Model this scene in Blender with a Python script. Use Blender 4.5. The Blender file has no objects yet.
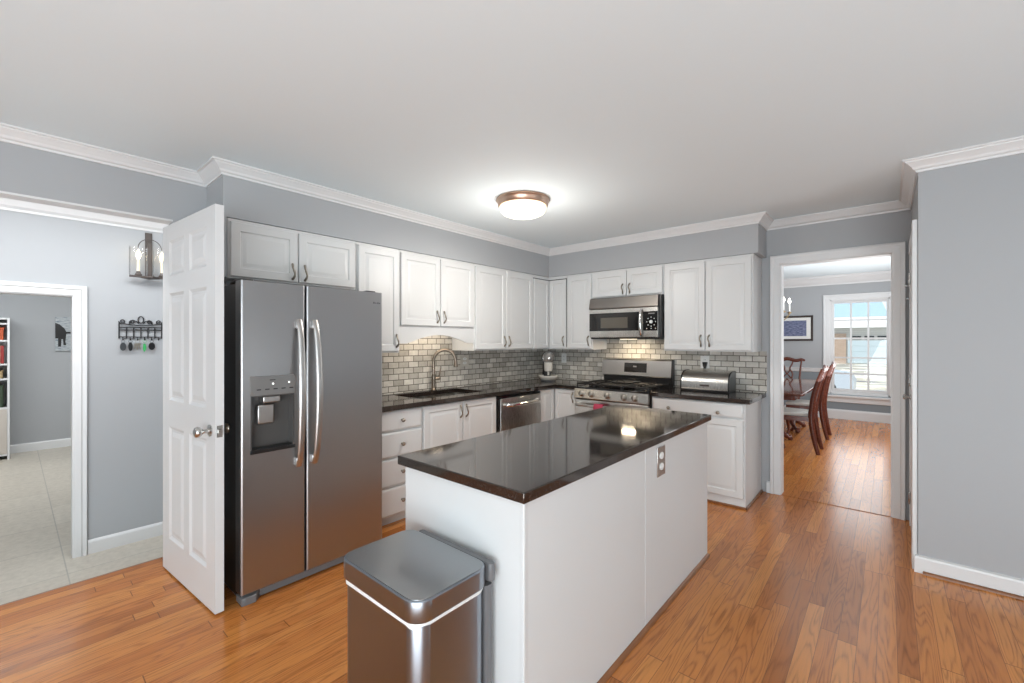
import bpy, bmesh, math, random
from mathutils import Vector, Matrix
random.seed(7)
SC = bpy.context.scene
COL = SC.collection
PI = math.pi

# ------------------------------------------------------------------ camera, world, lights, exposure
cam_d = bpy.data.cameras.new('camera')
cam = bpy.data.objects.new('camera', cam_d); COL.objects.link(cam)
cam_d.sensor_width = 36.0; cam_d.lens = 434.07 / 1024 * 36.0
cam_d.shift_y = -0.55 / 1024; cam_d.clip_start = 0.05; cam_d.clip_end = 300
cam.location = (3.418, -4.5715, 1.394); cam.rotation_euler = (PI / 2, 0, 0.7137)
SC.camera = cam
SC.view_settings.view_transform = 'Standard'; SC.view_settings.look = 'None'
SC.view_settings.gamma = 1.0; SC.view_settings.use_curve_mapping = False
SC.view_settings.exposure = 0.0

world = bpy.data.worlds.new('daylight'); SC.world = world; world.use_nodes = True
wn = world.node_tree.nodes; wn['Background'].inputs[0].default_value = (0.84, 0.93, 1.0, 1); wn['Background'].inputs[1].default_value = 1.3

def area_light(name, loc, rot, sx, sy, power, color=(1, 1, 1)):
    d = bpy.data.lights.new(name, 'AREA'); d.shape = 'RECTANGLE'; d.size = sx; d.size_y = sy; d.energy = power; d.color = color
    o = bpy.data.objects.new(name, d); COL.objects.link(o); o.location = loc; o.rotation_euler = rot
    return o
CW = (0.90, 0.96, 1.0)
area_light('south_fill', (3.2, -7.45, 1.45), (PI / 2, 0, 0), 3.6, 1.9, 14, CW)  # added fill light; the south wall has no window
area_light('east_fill', (6.1, -4.6, 1.45), (PI / 2, 0, PI / 2), 3.4, 1.9, 6, CW)  # unseen fill lamp by the east wall, which is windowless
bl = area_light('ceiling_bounce_fill', (4.2, -6.4, 0.7), (0, 0, 0), 3.0, 2.0, 168, (0.84, 0.94, 1.0))  # added lamp behind the camera, imitates light bounced onto the ceiling
bl.rotation_euler = Vector((-.45, .70, .58)).to_track_quat('-Z', 'Y').to_euler()
b2 = area_light('east_bounce_fill', (5.5, -2.2, 0.8), (0, 0, 0), 1.2, 2.2, 12, (0.87, 0.95, 1.0))  # extra lamp out of view, put in to lift the far ceiling
b2.rotation_euler = Vector((-.62, .15, .75)).to_track_quat('-Z', 'Y').to_euler()
area_light('ceiling_lamp_light', (1.29, -1.985, 2.343), (0, 0, 0), .3, .3, 13, (1.0, .95, .88))
pl_d = bpy.data.lights.new('ceiling_lamp_halo', 'POINT'); pl_d.energy = 13.0; pl_d.color = (1, .96, .90); pl_d.shadow_soft_size = .1
pl_o = bpy.data.objects.new('ceiling_lamp_halo', pl_d); COL.objects.link(pl_o); pl_o.location = (1.29, -1.985, 2.02)
area_light('sink_valance_light', (.17, -2.02, 1.508), (0, 0, 0), .12, .6, 2.0, (1.0, 0.86, 0.68))
area_light('cooktop_light', (1.31, -.22, 1.410), (0, 0, 0), .14, .06, 2.6, (1.0, 0.82, 0.58))
area_light('dining_side_fill', (4.1, 2.6, 1.5), (PI / 2, 0, PI / 2), 3.0, 1.6, 55, (0.95, 0.98, 1.0))  # added fill at the east side; the real window is to the north
area_light('dining_sash_daylight', (3.04, 5.10, 1.30), (-PI / 2, 0, 0),   .72, 1.5, 6, (0.97, 0.99, 1.0))
area_light('dining_bounce_fill', (2.9, 2.6, 0.9), (PI, 0, 0), 1.6, 2.4, 32, (0.90, 0.96, 1.0))  # added upward lamp standing in for bounced light in the dining room
area_light('hall_fill', (-0.22, -4.6, 2.37), (0, .12, 0), 0.18, 2.2, 27, (0.95, 0.98, 1.0))  # fill lamp added under the hall ceiling, not a daylight opening
area_light('back_room_fill', (-4.2, -4.9, 2.36), (0, .35, 0), 2.0, 2.4, 100, (0.95, 0.98, 1.0))  # unseen lamp added below the ceiling to brighten the back room
sun_d = bpy.data.lights.new('sun', 'SUN'); sun_d.energy = 2.2; sun_d.angle = 0.02; sun_d.color = (1, 0.95, 0.88)
sun = bpy.data.objects.new('sun', sun_d); COL.objects.link(sun); sun.rotation_euler = (math.radians(48), 0, math.radians(-35)); sun.location = (0, 10, 12)

# ------------------------------------------------------------------ materials
def new_mat(name):
    m = bpy.data.materials.new(name); m.use_nodes = True
    nt = m.node_tree; return m, nt, nt.nodes['Principled BSDF']
def nd(nt, kind, **kw):
    n = nt.nodes.new(kind)
    for k, v in kw.items():
        if isinstance(k, str) and hasattr(n, k): setattr(n, k, v)
    return n
def math_n(nt, op, a, b=None, c=None):
    n = nt.nodes.new('ShaderNodeMath'); n.operation = op
    for i, v in enumerate((a, b, c)):
        if v is None: continue
        if isinstance(v, (int, float)): n.inputs[i].default_value = v
        else: nt.links.new(v, n.inputs[i])
    return n.outputs[0]
def mixc(nt, fac, a, b, mode='MIX'):
    n = nt.nodes.new('ShaderNodeMix'); n.data_type = 'RGBA'; n.blend_type = mode
    for i, v in ((0, fac), (6, a), (7, b)):
        if isinstance(v, (int, float)): n.inputs[i].default_value = v
        elif isinstance(v, tuple): n.inputs[i].default_value = v if len(v) == 4 else v + (1,)
        else: nt.links.new(v, n.inputs[i])
    return n.outputs[2]
def position(nt): return nt.nodes.new('ShaderNodeNewGeometry').outputs['Position']
def mapped(nt, scale, src=None):
    n = nt.nodes.new('ShaderNodeMapping'); n.inputs['Scale'].default_value = scale
    nt.links.new(src or nt.nodes.new('ShaderNodeTexCoord').outputs['Object'], n.inputs[0]); return n.outputs[0]
def noise(nt, vec, scale, detail=3, rough=0.5):
    n = nt.nodes.new('ShaderNodeTexNoise'); n.inputs['Scale'].default_value = scale; n.inputs['Detail'].default_value = detail
    n.inputs['Roughness'].default_value = rough
    nt.links.new(vec, n.inputs['Vector']); return n.outputs['Fac']
def bump(nt, bs, height, strength, dist=0.002):
    b = nt.nodes.new('ShaderNodeBump'); b.inputs['Strength'].default_value = strength; b.inputs['Distance'].default_value = dist
    nt.links.new(height, b.inputs['Height']); nt.links.new(b.outputs[0], bs.inputs['Normal'])
def ramp(nt, fac, stops):
    r = nt.nodes.new('ShaderNodeValToRGB'); e = r.color_ramp.elements
    while len(e) < len(stops): e.new(0.5)
    for i, (p, c) in enumerate(stops): e[i].position = p; e[i].color = c + (1,)
    nt.links.new(fac, r.inputs[0]); return r.outputs[0]

def paint(name, col, rough=0.5, var=0.03, scale=3.0, bmp=0.0, spec=0.5):
    m, nt, bs = new_mat(name)
    f = noise(nt, mapped(nt, (1, 1, 1)), scale)
    d = tuple(c * (1 - var) for c in col); l = tuple(min(1, c * (1 + var)) for c in col)
    nt.links.new(mixc(nt, f, d, l), bs.inputs['Base Color'])
    bs.inputs['Roughness'].default_value = rough; bs.inputs['Specular IOR Level'].default_value = spec
    if bmp: bump(nt, bs, noise(nt, mapped(nt, (1, 1, 1)), 180, 2), bmp, 0.001)
    return m
def metal(name, col, rough=0.3, brush=None, var=0.06):
    m, nt, bs = new_mat(name)
    bs.inputs['Metallic'].default_value = 1.0
    v = mapped(nt, brush or (1, 1, 1)); f = noise(nt, v, 20 if brush else 6, 3)
    nt.links.new(mixc(nt, f, tuple(c * (1 - var) for c in col), tuple(min(1, c * (1 + var)) for c in col)), bs.inputs['Base Color'])
    r = math_n(nt, 'MULTIPLY_ADD', f, 0.10, rough - 0.05); nt.links.new(r, bs.inputs['Roughness'])
    if brush: bump(nt, bs, f, 0.04, 0.0006)
    return m
def glow(name, col, strength):
    m, nt, bs = new_mat(name)
    f = noise(nt, mapped(nt, (1, 1, 1)), 4)
    nt.links.new(mixc(nt, f, tuple(c * 0.98 for c in col), col), bs.inputs['Emission Color'])
    bs.inputs['Emission Strength'].default_value = strength; bs.inputs['Base Color'].default_value = (0.8, 0.8, 0.78, 1)
    return m
def clear_glass(name, tint=(1, 1, 1), gloss=0.06):
    m, nt, bs = new_mat(name); nt.nodes.remove(bs)
    t = nt.nodes.new('ShaderNodeBsdfTransparent'); t.inputs[0].default_value = tint + (1,)
    g = nt.nodes.new('ShaderNodeBsdfGlossy'); g.inputs['Roughness'].default_value = 0.03
    lw = nt.nodes.new('ShaderNodeLayerWeight'); lw.inputs[0].default_value = 0.15
    fac = math_n(nt, 'MULTIPLY_ADD', lw.outputs['Fresnel'], 0.6, gloss * 0.5)
    mx = nt.nodes.new('ShaderNodeMixShader'); nt.links.new(fac, mx.inputs[0])
    nt.links.new(t.outputs[0], mx.inputs[1]); nt.links.new(g.outputs[0], mx.inputs[2])
    nt.links.new(mx.outputs[0], nt.nodes['Material Output'].inputs[0]); return m

def plank_floor(name, w=0.070, length=1.15, tones=((0.40, 0.130, 0.028), (0.52, 0.182, 0.042), (0.63, 0.25, 0.064))):
    m, nt, bs = new_mat(name)
    p = position(nt); sx = nt.nodes.new('ShaderNodeSeparateXYZ'); nt.links.new(p, sx.inputs[0])
    x, y = sx.outputs[0], sx.outputs[1]
    xs = math_n(nt, 'DIVIDE', math_n(nt, 'ADD', x, 20.0), w); row = math_n(nt, 'FLOOR', xs); fx = math_n(nt, 'FRACT', xs)
    wn1 = nt.nodes.new('ShaderNodeTexWhiteNoise'); wn1.noise_dimensions = '1D'; nt.links.new(row, wn1.inputs['W'])
    ys = math_n(nt, 'DIVIDE', math_n(nt, 'ADD', math_n(nt, 'MULTIPLY', wn1.outputs['Value'], 5.0), math_n(nt, 'ADD', y, 20.0)), length)
    brd = math_n(nt, 'FLOOR', ys); fy = math_n(nt, 'FRACT', ys)
    cid = nt.nodes.new('ShaderNodeCombineXYZ'); nt.links.new(row, cid.inputs[0]); nt.links.new(brd, cid.inputs[1])
    wn2 = nt.nodes.new('ShaderNodeTexWhiteNoise'); wn2.noise_dimensions = '2D'; nt.links.new(cid.outputs[0], wn2.inputs['Vector'])
    base = ramp(nt, wn2.outputs['Value'], [(0.0, tones[0]), (0.5, tones[1]), (1.0, tones[2])])
    # grain: per-board shifted, stretched along the board
    off = nt.nodes.new('ShaderNodeVectorMath'); off.operation = 'MULTIPLY_ADD'
    nt.links.new(wn2.outputs['Color'], off.inputs[0]); off.inputs[1].default_value = (7, 9, 5); nt.links.new(p, off.inputs[2])
    g1 = noise(nt, mapped(nt, (45, 3.0, 1), off.outputs[0]), 1.6, 5, 0.6)
    # cathedral figure: contour lines of a slow noise stretched along the board
    n2 = noise(nt, mapped(nt, (9, 0.75, 1), off.outputs[0]), 1.0, 2, 0.45)
    ct = math_n(nt, 'POWER', math_n(nt, 'MULTIPLY_ADD', math_n(nt, 'SINE', math_n(nt, 'MULTIPLY', n2, 130.0)), 0.5, 0.5), 0.55)
    g3 = noise(nt, mapped(nt, (150, 5.0, 1), off.outputs[0]), 1.6, 3, 0.6)
    gr = math_n(nt, 'ADD', math_n(nt, 'ADD', math_n(nt, 'MULTIPLY', g1, 0.50), math_n(nt, 'MULTIPLY', ct, 0.22)), math_n(nt, 'MULTIPLY', g3, 0.28))
    shade = ramp(nt, gr, [(0.28, (0.46, 0.40, 0.34)), (0.52, (0.98, 0.98, 0.97)), (0.75, (1.16, 1.15, 1.12))])
    c = mixc(nt, 0.85, base, shade, 'MULTIPLY')
    gx = math_n(nt, 'MINIMUM', fx, math_n(nt, 'SUBTRACT', 1.0, fx)); gxw = math_n(nt, 'LESS_THAN', gx, 0.014)
    gy = math_n(nt, 'MINIMUM', fy, math_n(nt, 'SUBTRACT', 1.0, fy)); gyw = math_n(nt, 'LESS_THAN', gy, 0.0018)
    gap = math_n(nt, 'MAXIMUM', gxw, gyw)
    c = mixc(nt, math_n(nt, 'MULTIPLY', gap, 0.75), c, (0.09, 0.035, 0.012))
    nt.links.new(c, bs.inputs['Base Color'])
    nt.links.new(math_n(nt, 'MULTIPLY_ADD', gr, 0.16, 0.13), bs.inputs['Roughness'])
    h = math_n(nt, 'SUBTRACT', math_n(nt, 'MULTIPLY', gr, 0.3), gap); bump(nt, bs, h, 0.10, 0.002)
    return m

def brick_mat(name, axes, bw, bh, c1, c2, mortar, msize=0.035, rough=0.25, offset=0.5, bias=0.0, vein=True, bmp=0.5):
    """tiles laid on a plane; axes picks which world axes run along the row and up the wall"""
    m, nt, bs = new_mat(name)
    sx = nt.nodes.new('ShaderNodeSeparateXYZ'); nt.links.new(position(nt), sx.inputs[0])
    cb = nt.nodes.new('ShaderNodeCombineXYZ'); nt.links.new(sx.outputs[axes[0]], cb.inputs[0]); nt.links.new(sx.outputs[axes[1]], cb.inputs[1])
    mp = nt.nodes.new('ShaderNodeMapping'); mp.inputs['Location'].default_value = axes[2] if len(axes) > 2 else (0, 0, 0)
    nt.links.new(cb.outputs[0], mp.inputs[0])
    b = nt.nodes.new('ShaderNodeTexBrick'); b.offset = offset; nt.links.new(mp.outputs[0], b.inputs['Vector'])
    b.inputs['Color1'].default_value = c1 + (1,); b.inputs['Color2'].default_value = c2 + (1,); b.inputs['Mortar'].default_value = mortar + (1,)
    b.inputs['Scale'].default_value = 1.0; b.inputs['Mortar Size'].default_value = msize * bh; b.inputs['Mortar Smooth'].default_value = 0.15
    b.inputs['Brick Width'].default_value = bw; b.inputs['Row Height'].default_value = bh; b.inputs['Bias'].default_value = bias
    col = b.outputs['Color']
    if vein:
        n = noise(nt, mapped(nt, (1, 1, 1), position(nt)), 22, 5, 0.65)
        col = mixc(nt, 0.6, col, ramp(nt, n, [(0.3, (0.72, 0.71, 0.69)), (0.6, (1, 1, 1)), (0.8, (1.1, 1.1, 1.09))]), 'MULTIPLY')
    nt.links.new(col, bs.inputs['Base Color']); bs.inputs['Roughness'].default_value = rough
    bump(nt, bs, math_n(nt, 'SUBTRACT', 1.0, b.outputs['Fac']), bmp, 0.003)
    return m

def granite(name):
    m, nt, bs = new_mat(name)
    v = nt.nodes.new('ShaderNodeTexVoronoi'); v.inputs['Scale'].default_value = 260
    nt.links.new(position(nt), v.inputs['Vector'])
    sp = ramp(nt, v.outputs['Color'], [(0.0, (0.010, 0.008, 0.007)), (0.72, (0.022, 0.016, 0.014)), (0.9, (0.06, 0.045, 0.04)), (1.0, (0.12, 0.10, 0.09))])
    nt.links.new(sp, bs.inputs['Base Color']); bs.inputs['Roughness'].default_value = 0.07
    bs.inputs['IOR'].default_value = 1.75; bs.inputs['Specular Tint'].default_value = (1.0, .86, .76, 1)
    return m

def wood(name, dark, light, rough=0.25, stretch=(30, 3, 30)):
    m, nt, bs = new_mat(name)
    n = noise(nt, mapped(nt, stretch), 1.5, 5, 0.6)
    nt.links.new(ramp(nt, n, [(0.3, dark), (0.7, light)]), bs.inputs['Base Color']); bs.inputs['Roughness'].default_value = rough
    return m

def picture(name, kind):
    m, nt, bs = new_mat(name); tc = nt.nodes.new('ShaderNodeTexCoord').outputs['Generated']
    n = noise(nt, mapped(nt, (3, 3, 9), tc), 3.0, 6, 0.65)
    if kind == 'lake':
        c = ramp(nt, n, [(0.3, (0.03, 0.04, 0.08)), (0.45, (0.10, 0.12, 0.22)), (0.58, (0.22, 0.24, 0.36)), (0.75, (0.42, 0.38, 0.40))])
    else:
        c = ramp(nt, n, [(0.35, (0.16, 0.20, 0.24)), (0.5, (0.42, 0.45, 0.47)), (0.75, (0.66, 0.66, 0.64))])
    nt.links.new(c, bs.inputs['Base Color']); bs.inputs['Roughness'].default_value = 0.4
    return m

M = {}
M['wall'] = paint('grey_blue_wall_paint', (0.415, 0.424, 0.437), 0.6, 0.015, 2, 0.05)
M['wall_low'] = paint('slate_grey_wall_paint', (0.25, 0.285, 0.31), 0.6, 0.015, 2, 0.05)
M['ceiling'] = paint('white_ceiling_paint', (0.795, 0.872, 0.905), 0.8, 0.012, 1.5, 0.05)
M['trim'] = paint('white_trim_paint', (0.76, 0.76, 0.76), 0.35, 0.01)
M['door'] = paint('white_door_paint', (0.70, 0.70, 0.70), 0.35, 0.01)
M['cab'] = paint('white_cabinet_paint', (0.68, 0.68, 0.675), 0.32, 0.012)
M['island'] = paint('white_island_paint', (0.66, 0.66, 0.655), 0.4, 0.012)
M['floor'] = plank_floor('oak_plank_floor')
M['tile'] = brick_mat('beige_floor_tile', (0, 1, (0.17, 0.12, 0)), 0.6, 0.6, (0.58, 0.525, 0.445), (0.64, 0.585, 0.50), (0.42, 0.39, 0.34), 0.006, 0.35, 0.0, 0, True, 0.1)
BS = ((0.44, 0.41, 0.365), (0.76, 0.725, 0.665), (0.15, 0.135, 0.115))
M['splash_w'] = brick_mat('stone_subway_tile_west', (1, 2, (0.03, 0.005, 0)), 0.110, 0.0547, *BS, 0.065, 0.22)
M['splash_n'] = brick_mat('stone_subway_tile_north', (0, 2, (0.02, 0.005, 0)), 0.110, 0.0547, *BS, 0.065, 0.22)
M['granite'] = granite('dark_polished_granite')
M['steel'] = metal('brushed_stainless_steel', (0.52, 0.505, 0.49), 0.30, (1, 1, 60))
M['steel_h'] = metal('brushed_steel_horizontal', (0.56, 0.545, 0.52), 0.28, (60, 60, 1))
M['fridge_steel'] = metal('fridge_stainless_steel', (0.425, 0.422, 0.425), 0.32, (40, 40, 1), 0.03)
M['can_steel'] = metal('can_stainless_steel', (0.31, 0.335, 0.375), 0.30, (40, 40, 1), 0.03)
M['lid_steel'] = metal('lid_stainless_steel', (0.34, 0.35, 0.36), 0.30, (3, 50, 3))
M['chrome'] = metal('polished_chrome', (0.72, 0.71, 0.70), 0.12)
M['bowl'] = paint('pale_silver_bowl', (0.70, 0.66, 0.60), 0.25, 0.03)
M['mixer'] = paint('silver_grey_mixer', (0.27, 0.255, 0.24), 0.25, 0.04)
M['knobsteel'] = metal('dark_knob_steel', (0.36, 0.33, 0.29), 0.3)
M['vent'] = metal('brown_grey_vent_steel', (0.30, 0.275, 0.255), 0.34, (60, 60, 1))
M['nickel'] = metal('satin_nickel', (0.55, 0.54, 0.52), 0.25)
M['pewter'] = metal('antique_pewter', (0.34, 0.30, 0.25), 0.30)
M['bronze'] = metal('faucet_bronze', (0.23, 0.185, 0.145), 0.28)
M['copper'] = metal('rose_bronze_ring', (0.66, 0.47, 0.36), 0.35)
M['iron'] = paint('black_wrought_iron', (0.018, 0.017, 0.018), 0.45, 0.1)
M['cast'] = paint('black_cast_iron', (0.012, 0.011, 0.011), 0.5, 0.1)
M['rustic'] = paint('dark_rustic_metal', (0.085, 0.068, 0.06), 0.6, 0.2, 30)
M['black'] = paint('black_plastic', (0.014, 0.013, 0.013), 0.3, 0.05)
M['black_gloss'] = paint('black_glass_panel', (0.010, 0.009, 0.009), 0.08, 0.05)
M['fridge_side'] = paint('dark_brown_fridge_side', (0.022, 0.018, 0.015), 0.38, 0.06)
M['grey_plastic'] = paint('grey_plastic', (0.15, 0.15, 0.155), 0.4, 0.05)
M['mid_grey'] = paint('dispenser_grey', (0.18, 0.175, 0.17), 0.35, 0.05)
M['beige'] = paint('beige_board', (0.60, 0.545, 0.49), 0.5, 0.03)
M['recess'] = paint('dark_grey_recess', (0.085, 0.080, 0.076), 0.3, 0.05)
M['almond'] = paint('almond_plastic', (0.60, 0.56, 0.50), 0.35, 0.02)
M['white_plastic'] = paint('white_plastic', (0.82, 0.82, 0.80), 0.3, 0.01)
M['bag'] = paint('white_bag_plastic', (0.80, 0.80, 0.79), 0.4, 0.03, 40)
M['led'] = glow('white_indicator_light', (1, 1, 1), 2.0)
M['lampglass'] = glow('warm_frosted_glass', (1.0, 0.84, 0.58), 1.25)
M['mw_lamp'] = glow('cooktop_lamp_lens', (1.0, .85, .6), 2.5)
M['flame'] = glow('warm_bulb', (1.0, 0.78, 0.46), 7)
M['flame_w'] = glow('white_bulb', (1.0, 0.93, 0.82), 14)
M['candle'] = paint('cream_candle_sleeve', (0.82, 0.74, 0.58), 0.5, 0.03)
M['candle_w'] = paint('white_candle_sleeve', (0.85, 0.84, 0.80), 0.5, 0.03)
M['glass'] = clear_glass('clear_glass')
M['pane'] = clear_glass('window_glass', (0.97, 0.98, 0.98), 0.04)
M['mw_glass'] = paint('smoked_microwave_window', (0.10, 0.088, 0.07), 0.10, 0.1)
M['mahogany'] = wood('mahogany', (0.075, 0.016, 0.009), (0.16, 0.042, 0.022), 0.2)
M['table'] = wood('polished_mahogany_top', (0.07, 0.02, 0.012), (0.14, 0.045, 0.025), 0.07)
M['cushion'] = paint('cream_seat_fabric', (0.66, 0.64, 0.60), 0.9, 0.06, 60)
M['shoe'] = wood('oak_shoe_molding', (0.17, 0.065, 0.025), (0.30, 0.12, 0.045), 0.4)
M['frame_dark'] = wood('dark_picture_frame', (0.02, 0.014, 0.012), (0.05, 0.03, 0.022), 0.35)
M['mat_board'] = paint('white_mat_board', (0.80, 0.79, 0.76), 0.8, 0.01)
M['lake'] = picture('blue_landscape_print', 'lake'); M['canvas'] = picture('grey_sky_canvas', 'canvas')
M['pink'] = paint('pink_cloth', (0.45, 0.05, 0.10), 0.85, 0.12, 80)
M['brass'] = metal('dark_brass', (0.24, 0.17, 0.09), 0.35)

# ------------------------------------------------------------------ mesh helpers
ROOT = {}
class Fr:
    """local frame: a along u, b up (z), c along the outward normal n"""
    def __init__(s, o, u, n): s.o, s.u, s.n = Vector(o), Vector(u), Vector(n)
    def __call__(s, a, b, c): return s.o + s.u * a + Vector((0, 0, b)) + s.n * c
WEST = Fr((0, 0, 0), (0, 1, 0), (1, 0, 0))       # a = world y
NORTH = Fr((0, 0, 0), (1, 0, 0), (0, -1, 0))     # a = world x
def BM(): return bmesh.new()

def obj(name, bm, mat, parent=None, smooth=True, ang=50):
    bmesh.ops.remove_doubles(bm, verts=bm.verts, dist=1e-5)
    bmesh.ops.recalc_face_normals(bm, faces=bm.faces)
    me = bpy.data.meshes.new(name); bm.to_mesh(me); bm.free()
    o = bpy.data.objects.new(name, me); COL.objects.link(o)
    for mm in (mat if isinstance(mat, (list, tuple)) else [mat]): me.materials.append(mm)
    if parent is None:
        xs = [v.co.x for v in me.vertices]; ys = [v.co.y for v in me.vertices]; zs = [v.co.z for v in me.vertices]
        L = Vector(((min(xs) + max(xs)) / 2, (min(ys) + max(ys)) / 2, min(zs)))
        me.transform(Matrix.Translation(-L)); o.location = L; ROOT[o] = L
    else:
        L = ROOT[parent]; me.transform(Matrix.Translation(-L)); o.parent = parent; ROOT[o] = L
    if smooth:
        for p in me.polygons: p.use_smooth = True
        me.set_sharp_from_angle(angle=math.radians(ang))
        me.update()
        big = lambda p: (p.area > 2e-4 and max(abs(c) for c in p.normal) > .9995) or len(p.vertices) > 4 or p.area > .02
        flat = {p.index for p in me.polygons if big(p)}
        for p in me.polygons:
            if p.index in flat: p.use_smooth = False
        # edges that bound a flat face stay crisp, so no highlight bends across a large plane
        ekey = {tuple(sorted(e.vertices)): e.index for e in me.edges}
        at = me.attributes.get('sharp_edge') or me.attributes.new('sharp_edge', 'BOOLEAN', 'EDGE')
        for i in flat:
            for k in me.polygons[i].edge_keys: at.data[ekey[tuple(sorted(k))]].value = True
    return o
def tag(o, label, cat, group=None):
    o['label'] = label; o['category'] = cat
    if group: o['group'] = group
    return o
def thing(name, label, cat, loc, group=None):
    o = bpy.data.objects.new(name, None); COL.objects.link(o); o.location = loc; o.empty_display_size = 0.05
    ROOT[o] = Vector(loc); return tag(o, label, cat, group)
def struct(name, bm, mat, parent=None, smooth=True):
    o = obj(name, bm, mat, parent, smooth)
    if parent is None: o['kind'] = 'structure'
    return o
def dup(root, loc, rotz, label, cat=None, group=None):
    r = root.copy(); COL.objects.link(r); r.location = loc; r.rotation_euler = (0, 0, rotz); r['label'] = label
    if group: r['group'] = group
    ROOT[r] = Vector(loc)
    for ch in list(root.children):
        c = ch.copy(); COL.objects.link(c); c.parent = r
        for g in list(ch.children):
            d = g.copy(); COL.objects.link(d); d.parent = c
    return r

def quadloops(bm, rings, cap0=True, cap1=True, closed=True):
    vr = [[bm.verts.new(p) for p in r] for r in rings]
    for i in range(len(vr) - 1):
        a, b = vr[i], vr[i + 1]; n = len(a)
        for k in range(n if closed else n - 1):
            bm.faces.new((a[k], a[(k + 1) % n], b[(k + 1) % n], b[k]))
    if cap0: bm.faces.new(list(reversed(vr[0])))
    if cap1: bm.faces.new(vr[-1])
    return vr
def box(bm, x0, x1, y0, y1, z0, z1, bev=0.0, seg=2):
    if x0 > x1: x0, x1 = x1, x0
    if y0 > y1: y0, y1 = y1, y0
    r = bmesh.ops.create_cube(bm, size=1.0); vs = r['verts']
    for v in vs: v.co = Vector(((x0 + x1) / 2 + v.co.x * (x1 - x0), (y0 + y1) / 2 + v.co.y * (y1 - y0), (z0 + z1) / 2 + v.co.z * (z1 - z0)))
    if bev:
        es = list({e for v in vs for e in v.link_edges})
        bmesh.ops.bevel(bm, geom=es, offset=bev, segments=seg, profile=0.5, affect='EDGES')
def fbox(bm, F, a0, a1, b0, b1, c0, c1, bev=0.0):
    p, q = F(a0, b0, c0), F(a1, b1, c1)
    box(bm, p.x, q.x, p.y, q.y, p.z, q.z, bev)
def nested(bm, F, a0, a1, b0, b1, loops):
    rings = []
    for i, c in loops:
        rings.append([F(a0 + i, b0 + i, c), F(a1 - i, b0 + i, c), F(a1 - i, b1 - i, c), F(a0 + i, b1 - i, c)])
    quadloops(bm, rings)
def raised_door(bm, F, a0, a1, b0, b1, c0, t=0.02, st=0.052):
    nested(bm, F, a0, a1, b0, b1, [(0, c0), (0, c0 + t - .004), (.004, c0 + t), (st, c0 + t), (st + .006, c0 + t - .007), (st + .016, c0 + t - .007), (st + .036, c0 + t - .001)])
def slab_front(bm, F, a0, a1, b0, b1, c0, t=0.02):
    nested(bm, F, a0, a1, b0, b1, [(0, c0), (0, c0 + t - .008), (.003, c0 + t - .005), (.014, c0 + t)])
def prism(bm, poly, z0, z1, bev=0.0):
    if bev:
        cx = sum(p[0] for p in poly) / len(poly); cy = sum(p[1] for p in poly) / len(poly)
        def ins(d):
            out = []
            n = len(poly)
            for k in range(n):
                p0, p1, p2 = Vector(poly[k - 1]), Vector(poly[k]), Vector(poly[(k + 1) % n])
                d1, d2 = (p1 - p0).normalized(), (p2 - p1).normalized(); n1, n2 = Vector((-d1.y, d1.x)), Vector((-d2.y, d2.x))
                o = (n1 + n2) / (1 + n1.dot(n2)); out.append((p1.x + o.x * d, p1.y + o.y * d))
            return out
        q = ins(bev * .3); q2 = ins(bev)
        rings = [[Vector((x, y, z)) for x, y in pl] for pl, z in ((q2, z0), (q, z0 + bev * .3), (poly, z0 + bev), (poly, z1 - bev), (q, z1 - bev * .3), (q2, z1))]
    else: rings = [[Vector((x, y, z)) for x, y in poly] for z in (z0, z1)]
    quadloops(bm, rings)
def rrect(x0, x1, y0, y1, r, n=6):
    out = []
    for cx, cy, a in ((x1 - r, y0 + r, -PI / 2), (x1 - r, y1 - r, 0), (x0 + r, y1 - r, PI / 2), (x0 + r, y0 + r, PI)):
        for k in range(n + 1):
            t = a + PI / 2 * k / n; out.append((cx + r * math.cos(t), cy + r * math.sin(t)))
    return out
def fprism(bm, F, poly, c0, c1):
    quadloops(bm, [[F(a, b, c) for a, b in poly] for c in (c0, c1)])
def tube(bm, pts, r, seg=10, closed=False, flat=None):
    pts = [Vector(p) for p in pts]; n = len(pts); rs = r if isinstance(r, (list, tuple)) else [r] * n
    up = None; rings = []
    for i in range(n):
        if closed: t = (pts[(i + 1) % n] - pts[i - 1])
        else: t = pts[min(i + 1, n - 1)] - pts[max(i - 1, 0)]
        t.normalize()
        if up is None:
            up = t.orthogonal().normalized() if flat is None else (Vector(flat[0]) - t * t.dot(Vector(flat[0]))).normalized()
        up = (up - t * up.dot(t)).normalized(); s = t.cross(up)
        fy = 1.0 if flat is None else flat[1]
        rings.append([pts[i] + up * (rs[i] * math.cos(2 * PI * k / seg)) + s * (rs[i] * fy * math.sin(2 * PI * k / seg)) for k in range(seg)])
    if closed: rings.append(rings[0]); quadloops(bm, rings, False, False)
    else: quadloops(bm, rings)
def smooth_pts(pts, n=6):
    P = [Vector(p) for p in pts]; out = []
    for i in range(len(P) - 1):
        p0, p1, p2, p3 = P[max(i - 1, 0)], P[i], P[i + 1], P[min(i + 2, len(P) - 1)]
        for k in range(n):
            t = k / n
            out.append(0.5 * ((2 * p1) + (p2 - p0) * t + (2 * p0 - 5 * p1 + 4 * p2 - p3) * t * t + (3 * p1 - p0 - 3 * p2 + p3) * t ** 3))
    out.append(P[-1]); return out
def lathe(bm, prof, center, axis=(0, 0, 1), seg=24, cap0=True, cap1=True):
    ax = Vector(axis).normalized(); u = ax.orthogonal().normalized(); v = ax.cross(u); c = Vector(center)
    rings = [[c + ax * h + (u * math.cos(2 * PI * k / seg) + v * math.sin(2 * PI * k / seg)) * max(r, 1e-4) for k in range(seg)] for r, h in prof]
    quadloops(bm, rings, cap0, cap1)
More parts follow.
